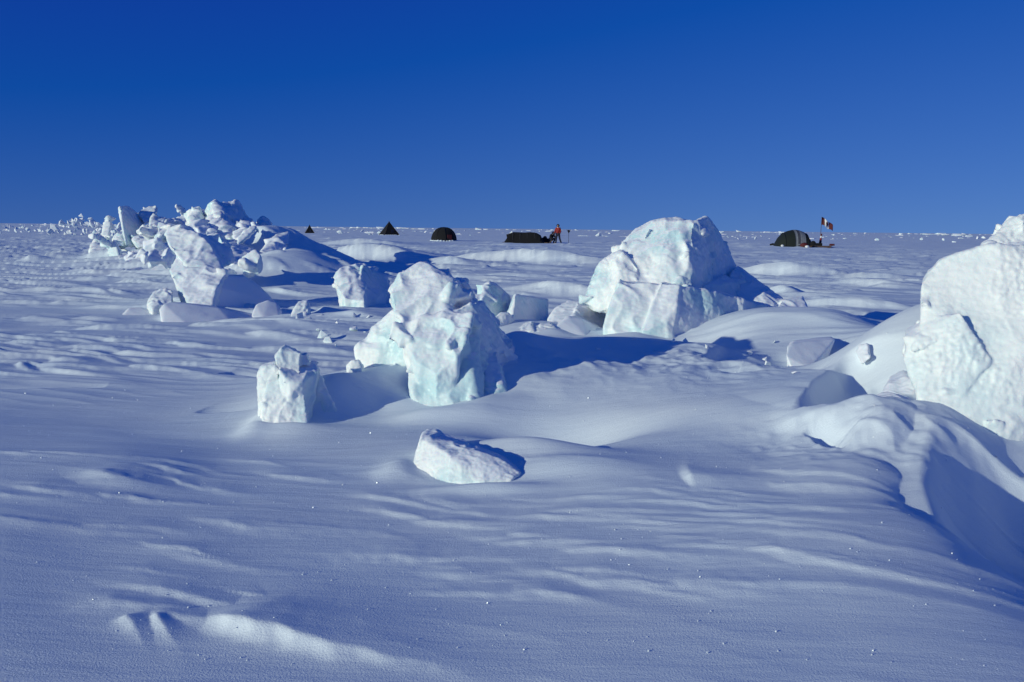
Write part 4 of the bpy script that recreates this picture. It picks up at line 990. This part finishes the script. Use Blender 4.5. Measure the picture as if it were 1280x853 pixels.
def person(g, rz, label, jacket, trousers, pose):
    t = empty('person', g, rz); tag(t, label, 'person', 'people at the camp')
    J = pose
    # body: one continuous figure
    names = ['pelvis', 'chest', 'neck', 'head', 'crown', 'shL', 'elL', 'haL', 'shR', 'elR', 'haR', 'hipL', 'knL', 'anL', 'toL', 'hipR', 'knR', 'anR', 'toR']
    rad = dict(pelvis=.13, chest=.14, neck=.06, head=.095, crown=.075, shL=.065, elL=.045, haL=.03, shR=.065, elR=.045, haR=.03, hipL=.09, knL=.06, anL=.04, toL=.035, hipR=.09, knR=.06, anR=.04, toR=.035)
    ix = {n: i for i, n in enumerate(names)}
    js = [(*J[n], rad[n]) for n in names]
    E = [('pelvis', 'chest'), ('chest', 'neck'), ('neck', 'head'), ('head', 'crown'), ('chest', 'shL'), ('shL', 'elL'), ('elL', 'haL'), ('chest', 'shR'), ('shR', 'elR'), ('elR', 'haR'), ('pelvis', 'hipL'), ('hipL', 'knL'), ('knL', 'anL'), ('anL', 'toL'), ('pelvis', 'hipR'), ('hipR', 'knR'), ('knR', 'anR'), ('anR', 'toR')]
    b = skin_mesh('body', js, [(ix[a], ix[c]) for a, c in E], MAT['skin'], t)
    V3 = {n: Vector(J[n]) for n in names}
    # face on the head
    f = (V3['toL'] + V3['toR'] - V3['anL'] - V3['anR']); f.z = 0; f = f.normalized() if f.length > .01 else Vector((0, -1, 0))
    side = Vector((0, 0, 1)).cross(f); hc = V3['head']
    bm = bmesh.new(); tube(bm, hc + f * .08, hc + f * .125 - Vector((0, 0, .02)), .02, 6, .014); bm_obj('nose', bm, MAT['skin'], b)
    for s in (-1, 1):
        bm = bmesh.new(); bmesh.ops.create_icosphere(bm, subdivisions=1, radius=.014, matrix=Matrix.Translation(hc + f * .09 + side * .035 * s + Vector((0, 0, .03)))); bm_obj('eye', bm, MAT['dark_metal'], b)
    bm = bmesh.new(); tube(bm, hc + f * .09 - side * .025 - Vector((0, 0, .055)), hc + f * .09 + side * .025 - Vector((0, 0, .055)), .008); bm_obj('mouth', bm, MAT['dark_red'], b)
    # parka
    jn = ['pelvis', 'chest', 'neck', 'shL', 'elL', 'haL', 'shR', 'elR', 'haR']
    jr = dict(pelvis=.21, chest=.20, neck=.11, shL=.10, elL=.085, haL=.065, shR=.10, elR=.085, haR=.065)
    q = {n: i for i, n in enumerate(jn)}
    P3 = dict(V3); P3['pelvis'] = V3['pelvis'] - Vector((0, 0, .05))
    for s in 'LR': P3['ha' + s] = V3['el' + s].lerp(V3['ha' + s], .9)
    o = skin_mesh('parka', [(*P3[n], jr[n]) for n in jn], [(q[a], q[c]) for a, c in E if a in q and c in q], jacket, t)
    # hood with an open face
    bm = bmesh.new(); bmesh.ops.create_uvsphere(bm, u_segments=14, v_segments=10, radius=.15, matrix=Matrix.Translation(hc + Vector((0, 0, .02)) - f * .03))
    kill = [v for v in bm.verts if (v.co - hc).normalized().dot(f) > .80]
    bmesh.ops.delete(bm, geom=kill, context='VERTS'); h = bm_obj('hood', bm, MAT['navy'], t, True)
    tn = ['pelvis', 'hipL', 'knL', 'anL', 'hipR', 'knR', 'anR']
    tr_ = dict(pelvis=.16, hipL=.125, knL=.095, anL=.075, hipR=.125, knR=.095, anR=.075)
    q2 = {n: i for i, n in enumerate(tn)}
    skin_mesh('trousers', [(*V3[n], tr_[n]) for n in tn], [(q2[a], q2[c]) for a, c in E if a in q2 and c in q2], trousers, t)
    for s in 'LR':
        an, to = V3['an' + s], V3['to' + s]
        skin_mesh('boot', [(*(an + Vector((0, 0, .12))), .085), (*an, .08), (*(an.lerp(to, .3)), .075), (*to, .06)], [(0, 1), (1, 2), (2, 3)], MAT['black_cloth'], t, 1)
        ha, el = V3['ha' + s], V3['el' + s]
        dr = (ha - el).normalized(); th = dr.cross(Vector((0, 0, 1)) if abs(dr.z) < .8 else Vector((1, 0, 0))).normalized()
        pts = [(*(ha - dr * .05), .045), (*(ha + dr * .03), .05), (*(ha + dr * .09), .045)]; ed = [(0, 1), (1, 2)]
        for k, (o_, ln) in enumerate(((-.03, .05), (-.01, .065), (.01, .06), (.03, .045))):
            pts.append((*(ha + dr * (.10 + ln) + th * o_ * 1.1), .013)); ed.append((2, 3 + k))
        pts.append((*(ha + dr * .07 + th * .075), .015)); ed.append((1, 7))
        skin_mesh('glove', pts, ed, MAT['black_cloth'], t, 1)
    return t
stand = dict(pelvis=(0, 0, .95), chest=(0, 0, 1.32), neck=(0, -.01, 1.50), head=(0, -.03, 1.63), crown=(0, -.02, 1.72),
             shL=(-.19, 0, 1.40), elL=(-.27, -.05, 1.12), haL=(-.22, -.20, .93), shR=(.19, 0, 1.40), elR=(.28, .0, 1.12), haR=(.25, -.16, .92),
             hipL=(-.10, 0, .88), knL=(-.15, -.04, .48), anL=(-.20, .0, .09), toL=(-.22, -.17, .04), hipR=(.10, 0, .88), knR=(.20, -.05, .48), anR=(.33, .0, .09), toR=(.38, -.16, .04))
crouch = dict(pelvis=(0, .15, .42), chest=(.02, -.02, .74), neck=(.03, -.12, .90), head=(.04, -.18, 1.00), crown=(.04, -.17, 1.09),
              shL=(-.16, -.04, .80), elL=(-.26, -.20, .58), haL=(-.16, -.38, .45), shR=(.20, -.04, .80), elR=(.28, -.22, .58), haR=(.2, -.40, .45),
              hipL=(-.11, .12, .40), knL=(-.20, -.26, .50), anL=(-.17, -.02, .10), toL=(-.20, -.18, .04), hipR=(.11, .12, .40), knR=(.20, -.26, .50), anR=(.18, -.02, .10), toR=(.21, -.18, .04))
g = ground_at(697.5, 305.2)
p_ = person(g, -.5, 'person standing legs apart in a red parka and dark trousers', MAT['red'], MAT['navy'], stand); p_.scale = (1.02,) * 3
g = ground_at(690, 304.8)
p_ = person(g, .6, 'person in dark clothes crouching beside the standing one in red', MAT['black_cloth'], MAT['navy'], crouch); p_.scale = (1.0,) * 3
# forked pole
g = ground_at(711, 304.5)
t = empty('marker_pole', g); tag(t, 'thin planted pole with a dark forked top right of the people', 'pole')
H = px2m(16.5, g.y)
bm = bmesh.new(); tube(bm, (0, 0, -.1), (0, 0, H * .85), .018); bm_obj('shaft', bm, MAT['dark_metal'], t)
for s in (-1, 1):
    bm = bmesh.new(); tube(bm, (0, 0, H * .72), (s * .2, 0, H), .03, 6, .02); bm_obj('fork', bm, MAT['dark_metal'], t)
bm = bmesh.new(); bmesh.ops.create_icosphere(bm, subdivisions=2, radius=.1, matrix=Matrix.Translation((0, 0, H * .88)) @ Matrix.Diagonal((1, .7, 1.3, 1))); bm_obj('wrapping', bm, MAT['black_cloth'], t, True)

# ---- right-hand camp
g = ground_at(992, 309.5); D2 = g.y; s_ = px2m(1, D2)
t = empty('tunnel_tent', g); tag(t, 'dark green tent with a pale striped middle section, right of the big boulder', 'tent')
prof = [(-22.5, 0), (-20.5, 7), (-18, 12), (-13.5, 17), (-8, 19.5), (-2, 21), (1.2, 21.2), (4, 21), (7, 20.4), (11, 19), (15, 16.5), (19, 10), (22, 0)]
sect = [('side_panel', 0, 3, 'dark_green'), ('front_panel', 3, 5, 'dark_green'), ('stripe_panel', 5, 6, 'grey_cloth'), ('stripe_panel', 6, 7, 'grey_dark'), ('stripe_panel', 7, 8, 'grey_cloth'), ('stripe_panel', 8, 9, 'grey_cloth'), ('side_panel', 9, 12, 'dark_green')]
prof2 = [(p, h) for p, h in prof]
for (nm, a, b, mt) in sect:
    bm = bmesh.new(); rows = []
    sub = []
    for i in range(a, b):
        for e in range(3 if 'stripe' in nm else 2):
            f = e / (3 if 'stripe' in nm else 2); sub.append((prof2[i][0] + (prof2[i + 1][0] - prof2[i][0]) * f, prof2[i][1] + (prof2[i + 1][1] - prof2[i][1]) * f))
    sub.append(prof2[b])
    for (x, h) in sub:
        row = []
        for k in range(13):
            an = k / 12 * math.pi; c_ = math.cos(an); s2 = math.sin(an)
            dep = 1.35 * (.55 + .45 * h / 21) + .03 * math.sin(x * 2.3)
            row.append(bm.verts.new((x * s_, -c_ * dep, max(0, (abs(s2) ** .75) * h * s_))))
        rows.append(row)
    for j in range(len(rows) - 1):
        for k in range(12): bm.faces.new((rows[j][k], rows[j + 1][k], rows[j + 1][k + 1], rows[j][k + 1]))
    bm_obj(nm, bm, MAT[mt], t, True)
for x_ in (-13.5, 15):
    bm = bmesh.new(); h = 17.2 if x_ < 0 else 16.8; pr = None
    for k in range(13):
        an = k / 12 * math.pi; dep = 1.37 * (.55 + .45 * h / 21)
        q = Vector((x_ * s_, -math.cos(an) * dep, (math.sin(an) ** .75) * h * s_ if 0 < k < 12 else 0))
        if pr is not None: tube(bm, pr, q, .02, 5)
        pr = q
    bm_obj('tent_pole', bm, MAT['dark_metal'], t)
bm = bmesh.new(); box(bm, (2.5 * s_, -1.25, .22), (5 * s_, .5, .12)); bm_obj('door_flap', bm, MAT['grey_cloth'], t)
# bags and gear before the tent
for (px, py, sx, sz, mt, lb) in ((966.5, 308, .30, .16, 'black_cloth', 'small black pack at the left foot of the striped tent'),
                                 (974, 309.5, .14, .10, 'white_cloth', 'small pale bundle at the left front of the striped tent'),
                                 (1001, 310.3, .38, .22, 'dark_red', 'dull red bundle in front of the pale stripes of the tent'),
                                 (1004.5, 310.5, .18, .12, 'white_cloth', 'whitish bundle in front of the right side of the striped tent')):
    g_ = ground_at(px, py)
    if py > 309: g_.y -= 1.2; g_.z = zat(g_.x, g_.y)
    bm = bmesh.new()
    bmesh.ops.create_icosphere(bm, subdivisions=2, radius=1, matrix=Matrix.Translation((0, 0, sz * .7)) @ Matrix.Diagonal((sx, sx * .7, sz, 1)))
    for v in bm.verts: v.co += Vector((random.uniform(-1, 1), random.uniform(-1, 1), random.uniform(-1, 1))) * sx * .06
    o = bm_obj('gear_bag', bm, MAT[mt], None, True); o.location = g_
    tag(o, lb, 'bag')
# sled with the flag mast
g = ground_at(1027, 310.6); D3 = g.y; s_ = px2m(1, D3)
t = empty('sled', g); tag(t, 'low dark sled with a red tip right of the striped tent', 'sled')
for y_ in (-.3, .3):
    bm = bmesh.new(); box(bm, (-1 * s_, y_, .06), (24 * s_, .05, .12)); tube(bm, (10 * s_, y_, .07), (14 * s_, y_, .24), .03); bm_obj('runner', bm, MAT['wood'], t)
for k in range(8):
    bm = bmesh.new(); box(bm, ((-11 + 3 * k) * s_, 0, .15), (.12, .7, .03)); bm_obj('slat', bm, MAT['wood'], t)
bm = bmesh.new(); box(bm, (-5 * s_, 0, .28), (11 * s_, .5, .22)); bmesh.ops.create_icosphere(bm, subdivisions=2, radius=.25, matrix=Matrix.Translation((-10 * s_, 0, .34))); bm_obj('load', bm, MAT['black_cloth'], t)
bm = bmesh.new(); box(bm, (13.5 * s_, 0, .26), (5 * s_, .4, .16)); bm_obj('bow_cover', bm, MAT['dark_red'], t)
g = ground_at(1025.5, 309.8)
t = empty('flag_mast', g); tag(t, 'mast with a drooping red and white flag beside the striped tent', 'flag')
H = px2m(37.5, g.y); s_ = px2m(1, g.y)
bm = bmesh.new(); tube(bm, (0, 0, -.1), (s_ * .8, 0, H), .03, 8, .02); bm_obj('mast', bm, MAT['wood'], t)
# furled striped cloth on the lower mast
for k in range(5):
    bm = bmesh.new(); z0 = .25 + k * .19; z1 = z0 + .19
    tube(bm, (.02 * k, -.03, z0), (.02 * (k + 1) - .01, -.03, z1), .14 - .015 * k, 8, .12 - .015 * k); bm_obj('furled_cloth', bm, MAT[['dark_red', 'navy', 'red', 'white_cloth', 'dark_red'][k]], t, True)
# flag: red, white with a leaf, red; hanging down to the right in folds
def fpt(u, v):   # u along the fly, v down the hoist
    L = 17 * s_; x = s_ * .8 + u * L * .82; z = H - .02 - v * 9.5 * s_ * (1 - .15 * u) - u ** 1.15 * 9.5 * s_ + .05 * math.sin(u * 9)
    return Vector((x, .10 * math.sin(u * 10 + v * 2), z))
def cloth(nm, u0, u1, mt):
    bm = bmesh.new(); n = 6; rows = [[bm.verts.new(fpt(u0 + (u1 - u0) * i / n, j / 5)) for i in range(n + 1)] for j in range(6)]
    for j in range(5):
        for i in range(n): bm.faces.new((rows[j][i], rows[j + 1][i], rows[j + 1][i + 1], rows[j][i + 1]))
    fl = bm_obj(nm, bm, mt, t, True); md = fl.modifiers.new('thickness', 'SOLIDIFY'); md.thickness = .006; return fl
cloth('red_band', 0, .27, MAT['dark_red']); wb = cloth('white_band', .272, .70, MAT['white_cloth']); cloth('red_band', .702, 1, MAT['dark_red'])
leaf = [(0, 1), (.12, .62), (.28, .70), (.22, .30), (.45, .52), (.5, .38), (.78, .40), (.68, .2), (.82, .08), (.42, -.25), (.48, -.42), (.06, -.34), (.06, -.8)]
leaf = leaf + [(-a, b) for a, b in leaf[:0:-1]]
bm = bmesh.new(); vs = [bm.verts.new(fpt(.486 + a * .15, .5 - b * .42) + Vector((0, -.02, 0))) for a, b in leaf]
c0 = bm.verts.new(fpt(.486, .5) + Vector((0, -.02, 0)))
for i in range(len(vs)): bm.faces.new((c0, vs[i], vs[(i + 1) % len(vs)]))
lf = bm_obj('leaf_emblem', bm, MAT['dark_red'], wb); md = lf.modifiers.new('thickness', 'SOLIDIFY'); md.thickness = .012
print('objects', len(bpy.data.objects))
